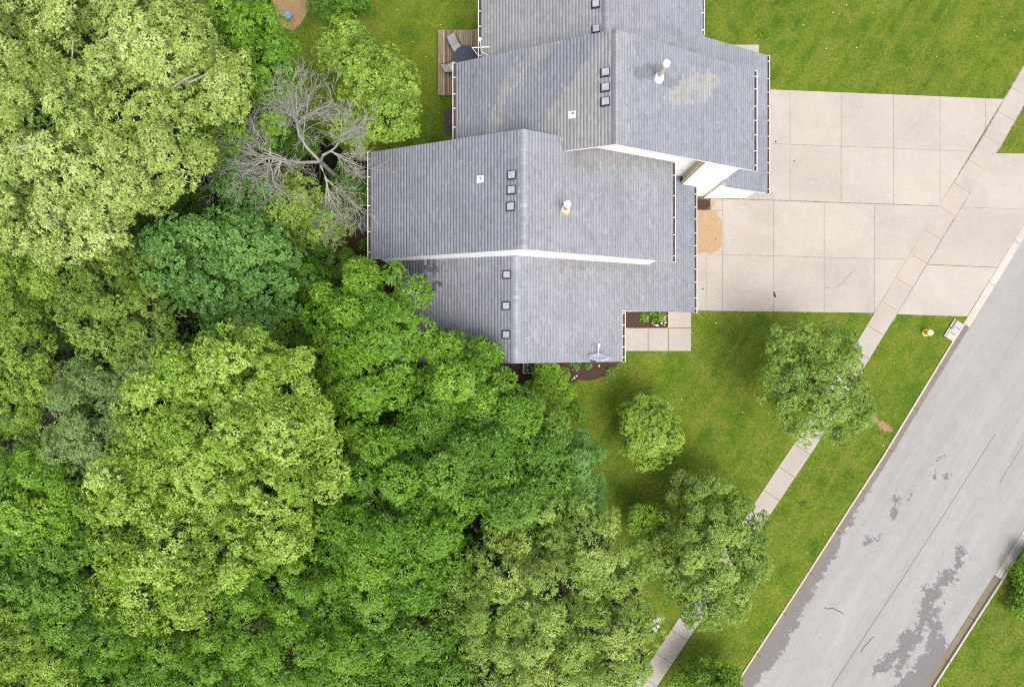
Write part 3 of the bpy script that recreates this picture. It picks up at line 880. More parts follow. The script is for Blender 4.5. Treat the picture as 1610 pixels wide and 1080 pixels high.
for p in ((804,276),(803.5,299.5),(802.5,325.5)): box_vent(lo, C_W, *p)
for p in ((796.5,432),(795.5,481),(795.5,526)): box_vent(lo, D_W, *p)

def pipe_vent(parent, S, px, py):
    c = S.hit(px, py); m = MB(); s = .16
    def q(dx, dy, h): return (c.x+dx, c.y+dy, S.z(c.x+dx)+h)
    m.add([q(-s,-s,.032), q(s,-s,.032), q(s,s,.032), q(-s,s,.032), q(-s,-s,.015), q(s,-s,.015), q(s,s,.015), q(-s,s,.015)], [(0,1,2,3),(0,4,5,1),(1,5,6,2),(2,6,7,3),(3,7,4,0)])
    f = m.build('pipe_flashing', M['flash'], parent)
    MB().lathe((c.x+.03, c.y, c.z), [(.095,.01),(.085,.12),(.06,.17),(.052,.17)], 14).build('pipe_collar', M['flash'], f)
    MB().lathe((c.x+.03, c.y, c.z), [(.05,.0),(.05,.24),(.035,.24),(.035,.1)], 12).build('vent_pipe', M['black'], f)
pipe_vent(up, B_W, 899, 181); pipe_vent(lo, C_W, 755, 282)

def flue(parent, S, px, py, hgt, rust):
    c = S.hit(px, py); m = MB()
    f = MB().lathe((c.x, c.y, c.z), [(.27,-.12),(.26,.05),(.16,.22),(.125,.30)], 18).build('flue_pipe', M['rust'] if rust else M['flash'], parent)
    MB().lathe((c.x, c.y, c.z), [(.115,.0),(.115,hgt-.12)], 16).build('pipe', M['rust'] if rust else M['galv'], f, smooth=False)
    MB().lathe((c.x, c.y, c.z+hgt-.14), [(.12,0),(.165,.02),(.165,.16),(.13,.20),(.05,.225)], 20).build('cap', M['flash'], f)
    MB().lathe((c.x, c.y, c.z), [(.15,.28),(.19,.30),(.13,.36)], 16).build('storm_collar', M['flash'], f)
flue(up, B_E, 1035, 123.5, 1.75, False)
flue(lo, C_E, 888.5, 330.5, 1.35, True)

# ------------------------------------------------------------------ trees
def unit(v): return v/np.maximum(np.linalg.norm(v, axis=-1, keepdims=True), 1e-9)

def leaves_from_tufts(r, pos, nrm, k, L, W, th0, th1, droop, vb, vspread):
    """k leaves fan out of each twig tip; returns verts, faces, value per leaf"""
    n = len(pos)
    p = np.repeat(pos, k, 0); nn = np.repeat(nrm, k, 0)
    rnd = r.normal(size=(n*k, 3)); tan = unit(rnd - nn*np.sum(rnd*nn, 1, keepdims=True))
    th = r.uniform(th0, th1, (n*k, 1))
    d = unit(nn*np.cos(th) + tan*np.sin(th) + np.array([0, 0, -droop])*r.uniform(0.3, 1.2, (n*k, 1)))
    side = unit(np.cross(d, nn + r.normal(0, 0.38, (n*k, 3))))
    up_ = unit(np.cross(side, d))
    sz = np.repeat(r.uniform(.62, 1.32, (n, 1)), k, 0); l = sz*L*r.uniform(0.65, 1.25, (n*k, 1)); w_ = sz*W*r.uniform(0.7, 1.2, (n*k, 1))*0.5
    b = p + d*0.02
    v0 = b + side*w_ + d*l*r.uniform(0, .4, (n*k, 1)); v1 = b - side*w_ + d*l*r.uniform(0, .4, (n*k, 1)); v2 = b + d*l + np.array([0, 0, -1])*droop*l*0.4
    V = np.stack([v0, v1, v2], 1).reshape(-1, 3)
    val = np.clip(np.repeat(vb, k) + r.normal(0, vspread, n*k), 0, 1)
    return V, val

SPECIES = {
 # leaf length, width, leaves/tuft, tuft spacing, bough spacing, bough radius factor, flatness, theta range, droop, cluster spacing
 'ash':    dict(L=0.165, W=0.074, k=11, ts=0.170, bs=.95, rf=.60, fl=.85, th=(.95,1.65), dr=.40, cs=2.1),
 'maple':  dict(L=0.131, W=0.109, k=8, ts=0.152, bs=.72, rf=.60, fl=.85, th=(.95,1.65), dr=.10, cs=1.5),
 'oak':    dict(L=0.157, W=0.074, k=10, ts=0.166, bs=.88, rf=.60, fl=.85, th=(.95,1.65), dr=.15, cs=1.9),
 'locust': dict(L=0.157, W=0.048, k=11, ts=0.166, bs=.80, rf=.60, fl=.85, th=(.95,1.65), dr=.35, cs=1.7),
 'fine':   dict(L=0.104, W=0.065, k=9, ts=0.138, bs=.66, rf=.60, fl=.85, th=(.95,1.65), dr=.10, cs=1.35),
 'spruce': dict(L=0.148, W=0.044, k=12, ts=0.152, bs=.66, rf=.60, fl=.85, th=(.95,1.65), dr=.20, cs=1.3),
 'rosette': dict(L=.19, W=.075, k=11, ts=.150, bs=1.30, rf=.555, fl=.92, th=(.7,1.55), dr=.22, cs=2.5, zj=.42, sk=.55),
 'hedge':  dict(L=0.087, W=0.061, k=9, ts=0.106, bs=.42, rf=.80, fl=.75, th=(.95,1.65), dr=.0, cs=.9),
}
LM = {
 'yellow': leaf_mat('yellow_green', (0.115, 0.180, 0.022), (0.235, 0.325, 0.062), (0.42, 0.50, 0.17)),
 'lime':   leaf_mat('lime_green', (0.080, 0.160, 0.009), (0.168, 0.285, 0.024), (0.32, 0.44, 0.085)),
 'fresh':  leaf_mat('fresh_green', (0.052, 0.140, 0.007), (0.112, 0.240, 0.015), (0.220, 0.360, 0.036)),
 'mid':    leaf_mat('mid_green', (0.042, 0.112, 0.008), (0.088, 0.195, 0.017), (0.170, 0.295, 0.036)),
 'pale':   leaf_mat('pale_green', (0.100, 0.190, 0.017), (0.195, 0.310, 0.038), (0.330, 0.450, 0.083)),
 'blue':   leaf_mat('blue_green', (0.050, 0.130, 0.022), (0.102, 0.228, 0.042), (0.20, 0.34, 0.088)),
 'silver': leaf_mat('silvery_green', (0.085, 0.150, 0.038), (0.155, 0.245, 0.069), (0.290, 0.375, 0.132)),
 'olive':  leaf_mat('olive_green', (0.076, 0.145, 0.014), (0.150, 0.248, 0.032), (0.28, 0.385, 0.085)),
 'grey':   leaf_mat('grey_olive', (0.078, 0.150, 0.018), (0.155, 0.262, 0.036), (0.29, 0.40, 0.09)),
 'dark':   leaf_mat('dark_green', (0.022, 0.068, 0.005), (0.046, 0.115, 0.009), (0.090, 0.185, 0.020)),
}

def hex_points(r, cx, cy, rad, sp):
    n = int(rad/sp)+2; pts = []
    for i in range(-n, n+1):
        for j in range(-n, n+1):
            x = (i + 0.5*(j % 2))*sp; y = j*sp*0.866
            x += r.normal(0, sp*0.20); y += r.normal(0, sp*0.20)
            if math.hypot(x, y) < rad: pts.append((cx+x, cy+y))
    return pts

def make_tree(name, label, cat, lobes_px, ztop, sp, mat, seed, group=None, trunk_r=None, base_z=0.0, vert=0.62,
              dens=1.0, gaps=0.08, bark='bark', trunk=True, vmean=0.42, limbs=True, skirt=True, cut=.6, bare=(), relief=1.0):
    """lobes_px: (px,py,rpx[,dz]) rounded masses of the crown; ztop: height of its top"""
    r = np.random.default_rng(seed); S = SPECIES[sp]
    rmax = max(l[2] for l in lobes_px)
    L = []
    for l in lobes_px:
        dz = l[3] if len(l) > 3 else 0.0
        zt = ztop + dz - (rmax-l[2])*0.012
        R0 = l[2]*(H-zt+1.5)/F; rz = min(R0*vert, max(zt-base_z-0.3, 0.4)*0.75)
        zc = zt - rz
        k = (H - (zc + rz*0.35))/F; R = l[2]*k
        L.append((((l[0]-805)*k), ((540-l[1])*k), zc, R, rz))
    cx = np.average([l[0] for l in L], weights=[l[3]**2 for l in L]); cy = np.average([l[1] for l in L], weights=[l[3]**2 for l in L])
    root = empty(name, (float(cx), float(cy), base_z), label, cat, group)
    bs = S['bs']; B = []; CS = S['cs']; Rall = max(math.hypot(l[0]-cx, l[1]-cy)+l[3] for l in L)
    CC = np.array(hex_points(r, cx, cy, Rall+CS, CS)); cellv = r.normal(0, .115, len(CC)); cellz = r.normal(0, .22*CS, len(CC))
    def cell(x, y):
        d = np.hypot(CC[:, 0]-x, CC[:, 1]-y); i, j = np.argpartition(d, 1)[:2]
        return int(i), float((d[j]-d[i])/CS)
    for li, (x0, y0, zc, R, rz) in enumerate(L):
        for (x, y) in hex_points(r, x0, y0, R-min(bs, .9)*0.12, bs):
            ci, ce = cell(x, y)
            if r.random() < gaps or (ce < .17 and r.random() < cut): continue
            d2 = ((x-x0)**2+(y-y0)**2)/(R*R); z = zc + rz*math.sqrt(max(0, 1-d2))
            z += r.normal(0, bs*S.get('zj', .26)*(.4+.6*relief)) + relief*(cellz[ci] + CS*.75*(min(ce, .6) - .42))
            hid = False
            for lj, (x1, y1, zc1, R1, rz1) in enumerate(L):
                if lj == li: continue
                e = ((x-x1)**2+(y-y1)**2)/(R1*R1)
                if e < 1 and zc1 + rz1*math.sqrt(1-e) > z + bs*0.45: hid = True
            if hid: continue
            B.append((x, y, z - bs*0.35, r.uniform(.78, 1.18), x0, y0, zc, cellv[ci]))
        if skirt:
            m = int(2*math.pi*R/(bs*1.15)*S.get('sk', 1))
            for i in range(m):
                t = 2*math.pi*(i+r.uniform(-.4,.4))/m; q = R*r.uniform(.55, .86)
                B.append((x0+q*math.cos(t), y0+q*math.sin(t), zc - rz*r.uniform(.05,.55), r.uniform(.8, 1.15), x0, y0, zc, 0.0))
        if relief > .5:                      # uneven sprays breaking the outline
            m = int(2*math.pi*R/(bs*.9))
            for i in range(m):
                if r.random() > .34: continue
                t = 2*math.pi*(i+r.uniform(-.4,.4))/m; q = R*r.uniform(.98, 1.14); zz = zc + rz*r.uniform(-.1, .3)
                x, y = x0+q*math.cos(t), y0+q*math.sin(t)
                if any(lj != li and math.hypot(x-l[0], y-l[1]) < l[3] for lj, l in enumerate(L)): continue
                B.append((x, y, zz, r.uniform(.42, .75), x0, y0, zc, r.normal(0, .06)))
    B = np.array(B)
    rb = bs*S['rf']*B[:, 3]
    nt = np.maximum(6, (2*math.pi*rb*rb*0.95/(S['ts']**2)*dens)).astype(int)
    idx = np.repeat(np.arange(len(B)), nt); n = len(idx)
    u = r.uniform(-0.35, 1, n); t = r.uniform(0, 2*math.pi, n); q = np.sqrt(1-u*u)
    dirv = np.stack([q*np.cos(t), q*np.sin(t), u], 1)
    lump = 0.86 + 0.22*r.random(n)
    pos = B[idx, :3] + dirv*np.stack([rb[idx], rb[idx], rb[idx]*S['fl']], 1)*lump[:, None]
    outw = unit(B[idx, :3] - B[idx, 4:7])
    nrm = unit(dirv*0.85 + outw*0.45 + np.array([0, 0, 0.45]))
    vb = np.clip(vmean + B[idx, 7] + r.normal(0, 0.08, len(B))[idx] + r.normal(0, 0.10, n), 0, 1)
    keep = pos[:, 2] > base_z + 0.05
    V, val = leaves_from_tufts(r, pos[keep], nrm[keep], S['k'], S['L'], S['W'], S['th'][0], S['th'][1], S['dr'], vb[keep], 0.13)
    mesh_np('crown', V, np.arange(len(V)).reshape(-1, 3), LM[mat], root, attrs={'v': ('FLOAT', val)})
    # trunk and limbs
    if trunk:
        m = MB(); ht = ztop - base_z; tr = trunk_r or (0.07 + 0.018*ht)
        zf = base_z + ht*0.38
        m.tube([(cx, cy, base_z-0.1), (cx+.05, cy, base_z+ht*.15), (cx, cy+.05, zf), (cx+.1, cy, base_z+ht*.62), (cx, cy, base_z+ht*.78)], [tr*1.3, tr, tr*.8, tr*.5, tr*.15], 8)
        m.build('trunk', M[bark], root)
        if limbs:
            g = MB(); pick = r.permutation(len(B))[:min(34, max(8, len(B)//3))]
            for i in pick:
                e = Vector(B[i, :3]); z0 = r.uniform(0.35, 0.7); s0 = Vector((cx, cy, base_z+ht*z0*0.9))
                mid = s0.lerp(e, 0.5) + Vector((r.normal(0, .25), r.normal(0, .25), -0.10*(e-s0).length + r.normal(0, .2)))
                mid2 = s0.lerp(e, 0.8) + Vector((r.normal(0, .15), r.normal(0, .15), -.05*(e-s0).length))
                g.tube([s0, mid, mid2, e + Vector((0, 0, rb[i]*.45))], [tr*.30, tr*.21, tr*.12, .010], 5, cap=False)
            g.build('limbs', M[bark], root)
    for pl in bare:
        pts = [P(pl[0][0]*2-pl[1][0], pl[0][1]*2-pl[1][1], ztop - pl[0][2] - 2.5)] + [P(a, b, ztop - dz) for a, b, dz in pl]
        MB().tube(pts, [.075*(1-.8*i/(len(pts)-1)) for i in range(len(pts))], 6).build('bare_limb', M['deadbark'], root)
    return root

WG = 'woodland trees beside the houses'
T = make_tree
# top left
T('ash_tree', 'large pale yellow-green tree filling the top left corner', 'tree',
  [(235,45,88),(110,60,95),(60,170,95),(190,150,95),(300,120,70,-.3),(345,125,48,-.6),(120,265,95),(230,250,80),(75,330,75,-.8),(10,60,70,-.4),(150,340,50,-1),(10,260,70,-.6)], 15.0, 'ash', 'yellow', 11, WG, vmean=.56, gaps=.06,
  bare=[[(168,140,2.2),(155,118,1.4),(142,92,.9)],[(158,122,1.6),(165,108,1.0)],[(85,221,1.2),(45,229,1.0),(16,234,.8)],[(60,224,1.1),(22,242,.7)],[(66,312,1.8),(60,335,1.2),(50,352,1.0)],[(66,312,1.8),(70,338,1.2),(78,356,1.0)],[(66,312,1.8),(84,340,1.2),(93,352,1.0)],[(268,140,1.6),(290,125,1.1),(312,116,.8)],[(298,130,1.4),(322,118,.9)],[(145,168,2.0),(118,160,1.4),(100,158,1.0)],[(115,62,1.2),(113,98,.9)],[(100,160,1.4),(110,140,1.0)],[(120,178,1.3),(96,190,.9)]])
T('ash_tree', 'bright green tree at the top, left of the straw bed', 'tree',
  [(330,30,80),(400,90,70),(290,10,60),(385,170,60,-.8),(330,190,60,-1.5),(425,130,40,-1)], 11.5, 'oak', 'fresh', 12, WG, vmean=.5)
T('maple_tree', 'light green maple standing alone between deck and dead tree', 'tree',
  [(580,110,52),(600,165,58),(556,85,34,-.6),(530,70,26,-.8),(545,50,24,-.9),(560,190,36,-.6),(627,130,34,-.5),(515,78,18,-1.2)], 9.0, 'maple', 'pale', 13, WG, vmean=.5, gaps=.05)
T('evergreen_shrub', 'dark green rounded shrub at the top edge beside the straw bed', 'shrub',
  [(520,-5,34),(552,-12,26),(495,-12,22)], 3.2, 'maple', 'mid', 14, vmean=.42, trunk_r=.06)
# around the dead tree
T('young_tree', 'small bluish green tree left of the dead branches', 'tree', [(385,300,46),(365,272,30),(410,330,34,-.5)], 9.0, 'fine', 'blue', 15, WG, vmean=.5)
T('cedar_tree', 'feathery yellow-green tree just below the dead branches', 'tree', [(455,318,50),(500,335,44),(430,300,34,-.4),(520,355,28,-.8),(470,355,34,-.8)], 8.5, 'locust', 'olive', 16, WG, vmean=.55, gaps=.15)
T('maple_tree', 'rounded cool-green maple with many small clumps in the wood', 'tree',
  [(300,390,62),(360,385,58),(330,440,66),(390,430,62),(265,410,50,-.5),(415,470,48,-.8),(350,490,48,-.8),(430,400,38,-.8)], 11.5, 'maple', 'blue', 17, WG, vmean=.50, gaps=.06)
T('understory_tree', 'dark leafy tree in the shade between yellow tree and maple', 'tree', [(240,335,50),(205,365,40),(290,320,34)], 6.5, 'oak', 'dark', 18, WG, vmean=.5)
T('elm_tree', 'olive-green tree below the large top left tree', 'tree',
  [(160,440,62),(200,490,66),(130,490,54),(215,430,48,-.5),(170,530,50,-.6),(230,540,40,-.8)], 11.0, 'fine', 'olive', 19, WG, vmean=.50, gaps=.10)
T('understory_tree', 'yellow-green sapling at the left edge under the big tree', 'tree', [(30,425,42),(5,400,36),(50,445,26)], 8.5, 'oak', 'lime', 20, WG, vmean=.55)
T('elm_tree', 'pale green tree half cut by the left edge', 'tree', [(20,560,56),(45,600,40,-.5),(5,510,50),(10,640,40,-1)], 9.5, 'fine', 'pale', 21, WG, vmean=.40)
T('willow_tree', 'silvery blue-green tree left of the largest yellow tree', 'tree', [(135,640,54),(110,690,46),(160,700,44,-.3),(120,605,36,-.6),(165,740,28,-1)], 10.0, 'locust', 'silver', 22, WG, vmean=.50, gaps=.1)
T('young_tree', 'small blue-green tree tucked above the largest yellow tree', 'tree', [(205,565,42),(235,530,34),(190,600,30,-.5)], 9.5, 'fine', 'silver', 23, WG, vmean=.42)
T('ash_tree', 'largest tree, a broad yellow-green crown left of centre', 'tree',
  [(300,590,64),(380,580,66),(440,600,52,-.4),(250,650,64),(340,670,84),(430,690,66),(210,740,66,-.2),(300,760,86),(400,780,74),(180,830,62,-.6),(260,860,78,-.3),(360,860,60,-.8),(470,665,44,-.7),(490,690,36,-.9),(440,830,44,-1),(210,930,64,-1.0),(280,940,54,-1.2),(500,750,36,-1.2)], 15.5, 'oak', 'lime', 24, WG, vmean=.62, gaps=.05)
T('young_tree', 'small yellow-tinged tree at the top of the largest yellow tree', 'tree', [(392,530,44),(412,505,28),(370,520,28)], 10.0, 'oak', 'lime', 25, WG, vmean=.38)
T('beech_tree', 'bright green tree at the lower part of the left edge', 'tree', [(45,770,58),(20,810,54),(80,790,40,-.4),(60,830,40,-.6)], 10.0, 'oak', 'fresh', 26, WG, vmean=.55)
T('beech_tree', 'mid green tree under the bright one near the bottom left', 'tree', [(50,900,60),(90,870,44),(20,940,54),(90,940,44,-.5),(110,985,36,-.8)], 9.0, 'oak', 'mid', 27, WG, vmean=.52)
T('cedar_tree', 'feathery yellow-green tree in the bottom left corner', 'tree', [(30,1040,60),(5,1000,44),(70,1070,40),(20,1095,60)], 9.0, 'locust', 'lime', 28, WG, vmean=.55)
# beside the lower house
T('oak_tree', 'rounded bright green tree touching the corner of the lower house', 'tree',
  [(585,470,52),(625,500,52),(565,530,58),(620,560,46,-.3),(648,482,28,-.6),(550,590,46,-.6),(600,610,40,-.8),(520,500,40,-1)], 12.0, 'rosette', 'fresh', 29, WG, vmean=.46, gaps=.04)
T('understory_tree', 'dark green tree behind the rounded tree at the house corner', 'tree', [(490,490,54),(460,550,44),(500,610,56),(470,440,44)], 8.0, 'locust', 'mid', 30, WG, vmean=.40)
T('oak_tree', 'deep green tree reaching over the edge of the lower roof', 'tree',
  [(738,560,30,-.4),(705,545,24,-.8),(760,548,18,-.6),(720,610,58),(766,628,40),(760,660,54),(680,640,46,-.4),(796,652,34,-.6)], 11.0, 'rosette', 'fresh', 31, WG, vmean=.36, gaps=.07)
T('oak_tree', 'green oak in the middle of the wood below the lower house', 'tree',
  [(690,700,60),(760,720,64),(830,700,60),(862,694,36,-.5),(800,770,56,-.5),(848,745,42,-.6),(832,800,40,-1)], 11.0, 'rosette', 'mid', 32, WG, vmean=.56, gaps=.09)
T('spruce_tree', 'blue-green conifer at the edge of the lawn', 'tree', [(905,735,42),(925,770,34),(890,770,36),(900,700,26,-.6),(930,795,22,-1)], 9.3, 'spruce', 'blue', 33, WG, vmean=.48)
T('oak_tree', 'green tree with rosette clumps right of the largest yellow tree', 'tree',
  [(570,720,48),(620,740,50),(540,790,56),(600,810,60),(660,830,54),(700,790,48,-.3),(560,870,54,-.4),(630,890,58,-.4),(510,730,36,-1),(690,880,48,-.7)], 11.5, 'rosette', 'fresh', 34, WG, vmean=.36, gaps=.08)
T('understory_tree', 'dark tree in the gap beside the rosette-clumped tree', 'tree', [(510,660,46),(540,660,40),(620,670,40)], 6.5, 'oak', 'dark', 35, WG, vmean=.6)
T('honey_locust_tree', 'airy light green locust at the bottom beside the sidewalk', 'tree',
  [(850,850,60,-.5),(920,850,56),(800,900,58,-.3),(880,930,80),(960,900,54,-.2),(780,970,60,-.5),(860,1010,76),(950,990,66),(1000,990,40,-.6),(970,1050,52,-.5),(880,1080,66),(790,1050,56,-.6),(1000,890,30,-.8),(740,930,34,-1)], 11.5, 'locust', 'olive', 36, WG, vmean=.70, gaps=.14, dens=.85)
T('cedar_tree', 'feathery green tree at the bottom left of centre', 'tree', [(440,930,70),(380,980,66),(500,960,60),(450,1030,76),(340,1050,60,-.5),(530,1040,60),(420,1090,60)], 10.0, 'locust', 'fresh', 37, WG, vmean=.52, gaps=.14)
T('oak_tree', 'green tree at the bottom centre of the wood', 'tree', [(600,960,60),(650,1000,62),(590,1040,58),(690,940,44,-.5),(670,1070,56),(720,1020,46,-.6)], 9.5, 'rosette', 'mid', 38, WG, vmean=.50, gaps=.1)
T('cedar_tree', 'low feathery tree along the bottom edge left of centre', 'tree', [(180,1010,56),(240,1050,60),(150,1070,60),(290,1085,56)], 8.5, 'locust', 'fresh', 39, WG, vmean=.40, gaps=.12)
T('understory_tree', 'shaded tree below the dead branches beside the mulch', 'tree', [(470,400,44),(520,410,30),(540,290,30),(560,310,22),(455,215,40),(420,210,34)], 5.0, 'locust', 'mid', 40, WG, vmean=.5)
T('understory_tree', 'shaded tree at the left edge between two pale trees', 'tree', [(90,560,46),(60,480,46),(110,600,36),(20,700,50),(70,720,40)], 5.5, 'fine', 'mid', 41, WG, vmean=.55)
# garden trees and shrubs
T('globe_shrub', 'bright clipped round shrub under the gable with the dish', 'shrub', [(866,610,34),(858,590,20,.1),(885,620,18,-.2)], 3.0, 'hedge', 'fresh', 50, trunk_r=.05, vmean=.85, gaps=0, vert=.8, cut=0, relief=.25)
T('low_shrub', 'pale green shrub beside the clipped round one', 'shrub', [(840,616,15),(882,660,20),(895,650,16)], 1.8, 'fine', 'fresh', 51, trunk_r=.04, vmean=.55)
T('ornamental_tree', 'bright round-crowned small tree alone on the lawn', 'tree', [(1012,660,36),(1035,690,34),(1005,690,28,-.1),(1040,655,24,-.2),(1020,715,24,-.3)], 4.2, 'fine', 'lime', 52, vmean=.55, gaps=.0, vert=.75, dens=1.6, cut=0, relief=.6)
T('street_tree', 'grey-green tree overhanging the sidewalk by the hydrant', 'tree',
  [(1260,560,50),(1310,550,44,-.2),(1240,600,44),(1300,610,54,.3),(1345,620,34,-.6),(1270,650,48),(1325,660,38,-.4),(1240,540,28,-.7),(1335,570,26,-.8),(1355,650,22,-1)], 6.4, 'fine', 'grey', 53, 'street trees on the lawn', vmean=.55, gaps=.12, dens=.95)
T('street_tree', 'dense round-crowned tree over the sidewalk near the bottom', 'tree',
  [(1120,800,46),(1160,830,46),(1090,850,50),(1140,880,58,.2),(1170,900,36,-.4),(1100,920,50,-.1),(1060,900,34,-.6),(1080,770,24,-1),(1115,765,20,-1),(1078,785,24,-.8),(1185,870,30,-.4),(1042,880,30,-.6),(1150,940,36,-.5),(1100,955,32,-.8),(1125,845,60,.3)], 5.6, 'fine', 'grey', 54, 'street trees on the lawn', vmean=.55, gaps=.04, dens=1.2)
T('globe_shrub', 'clipped round shrub half under the lower street tree', 'shrub', [(1020,822,31)], 3.2, 'hedge', 'fresh', 55, trunk_r=.05, vmean=.85, gaps=0, vert=.8, cut=0, relief=.2)
T('low_shrub', 'bright leafy shrub at the bottom edge beside the sidewalk', 'shrub', [(1110,1076,34),(1135,1085,30),(1085,1088,26)], 3.0, 'oak', 'fresh', 56, trunk_r=.05, vmean=.55)
T('young_tree', 'bright green tree at the right edge across the street', 'tree', [(1640,905,34),(1632,950,30),(1672,925,52)], 1.9, 'oak', 'fresh', 57, vmean=.52)

# the dead tree --------------------------------------------------------------
def dead_tree():
    r = np.random.default_rng(5)
    c = Vector(P(498, 252, 7.5)); c.z = 0
    root = empty('dead_tree', c, 'leafless grey dead tree with spreading bare branches', 'tree', WG)
    mt = MB(); mt.tube([c + Vector((0,0,-.1)), c + Vector((.1,0,3.5)), c + Vector((0,.1,7.0))], [.17, .13, .10], 8); mt.build('trunk', M['deadbark'], root)
    def grow(m, p, d, L, rad, depth):
        pts = [p]; rads = [rad]; n = 4
        for i in range(n):
            d = (d + Vector(r.normal(0, .16, 3)) + Vector((0, 0, .03))).normalized()
            p = p + d*L/n; pts.append(p); rads.append(max(.005, rad*(1-(i+1)/n*.6)))
        m.tube(pts, rads, 5 if depth < 2 else 4, cap=False)
        if depth >= 4 or L < .28: return
        for i in range(1, n+1):
            k = (2 if r.random() < .5 else 1) if depth < 3 else 1
            for _ in range(k):
                ax = Vector(r.normal(0, 1, 3)); side = (ax - d*ax.dot(d)).normalized()
                nd = (d*.8 + side*r.uniform(.35, .7) + Vector((0, 0, .05))).normalized()
                grow(m, pts[i], nd, L*r.uniform(.40, .62), rads[i]*.60, depth+1)
    fork = c + Vector((0, .1, 6.8)); boughs = []
    for pl in ([(482,232,5.6),(470,212,6.2),(466,190,6.8)], [(505,262,5.4),(512,280,5.8),(516,298,5.9)], [(470,256,5.6),(440,250,6.1),(415,240,6.4)], [(508,244,5.6),(520,238,6.0),(530,230,6.3)]):
        bo = [fork] + [Vector(P(q[0], q[1], q[2]+2.3)) for q in pl]; boughs.append(bo)
        MB().tube(bo, [.085, .07, .055, .03], 7).build('bough', M['deadbark'], root)
    for (tx, ty, tz) in ((395,205,7.5),(350,262,6.0),(420,305,6.0),(470,145,8.0),(455,165,8.0),(500,135,7.5),(555,190,7.5),(560,258,6.5),(535,330,6.0),(505,335,6.0),(400,250,7.0),(365,235,6.5),(440,290,6.5)):
        q = Vector(P(tx, ty, tz+2.3)); bo = min(boughs, key=lambda b: (b[-1]-q).length); f = r.uniform(.35, .98)*(len(bo)-1); k = int(f)
        s = bo[k].lerp(bo[min(k+1, len(bo)-1)], f-k); d = q - s
        for rep_ in range(3):
            m = MB(); dd = (d.normalized() + Vector(r.normal(0, .17*rep_, 3))).normalized(); grow(m, s, dd, max(d.length, 2.3)*(.95-.16*rep_), .034, 1)
            m.build('branch', M['deadbark'], root)
dead_tree()

# undergrowth: a mass of low leaves under the wood
def undergrowth():
    r = np.random.default_rng(3); n = 15000
    px = r.uniform(-60, 960, n*2); py = r.uniform(-40, 1120, n*2)
    edge = np.interp(py, [-60, 40, 110, 190, 230, 245, 330, 420, 560, 590, 650, 760, 850, 980, 1120], [400, 405, 425, 450, 470, 490, 480, 500, 610, 690, 800, 880, 930, 980, 990])
    k = px < edge - 15; px = px[k][:n]; py = py[k][:n]; n = len(px)
    clump = fbm(px*.03, py*.03, 5, 4)
    k = clump > .34; px, py, clump = px[k], py[k], clump[k]; n = len(px)
    z = .3 + 2.2*r.random(n)*np.clip((clump-.38)*4, .2, 1)
    pos = np.stack([(px-805)*(H-z)/F, (540-py)*(H-z)/F, z], 1)
    nrm = unit(np.stack([r.normal(0,.4,n), r.normal(0,.4,n), np.ones(n)], 1))
    V, val = leaves_from_tufts(r, pos, nrm, 9, .24, .12, .5, 1.5, .2, np.clip(.5+r.normal(0,.2,n),0,1), .15)
    o = mesh_np('undergrowth', V, np.arange(len(V)).reshape(-1, 3), LM['mid'], None, attrs={'v': ('FLOAT', val)})
    tag(o, 'low green undergrowth covering the floor of the wood', 'undergrowth', kind='stuff')
undergrowth()

# ------------------------------------------------------------------ things around the houses
def rot_pts(pts, c, a):
    ca, sa = math.cos(a), math.sin(a)
    return [(c[0]+x*ca-y*sa, c[1]+x*sa+y*ca, c[2]+z) for x, y, z in pts]

# timber deck
ZD = 0.55
dk = empty('deck', P(715, 98, 0), 'weathered timber deck beside the upper house', 'deck')
x0 = P(688.5, 0, ZD)[0]; x1 = -1.42; y1 = P(0, 47.5, ZD)[1]; y0 = P(0, 150, ZD)[1]; n = 22; wd = (x1-x0)/n
r = np.random.default_rng(4)
for i in range(n):
    a = x0+i*wd; ye = y0 + r.uniform(-.02, .02); yt = y1 + r.uniform(-.02, .02)
    MB().box(a+.011, ye, ZD-.035+r.uniform(-.004, .004), a+wd-.011, yt, ZD+r.uniform(-.004, .004)).build('deck_board', M['deck'], dk)
fr = MB(); fr.box(x0+.03, y0+.03, ZD-.22, x0+.07, y1-.03, ZD-.045); fr.box(x0+.08, y0+.03, ZD-.22, x1, y0+.07, ZD-.045); fr.box(x0+.08, y1-.07, ZD-.22, x1, y1-.03, ZD-.045)
fr.build('rim_joist', M['deck'], dk)
for a, b in ((x0+.12, y0+.12), (x0+.12, y1-.12), (x0+.12, (y0+y1)/2)): MB().box(a-.05, b-.05, -.05, a+.05, b+.05, ZD-.05).build('deck_post', M['deck'], dk)

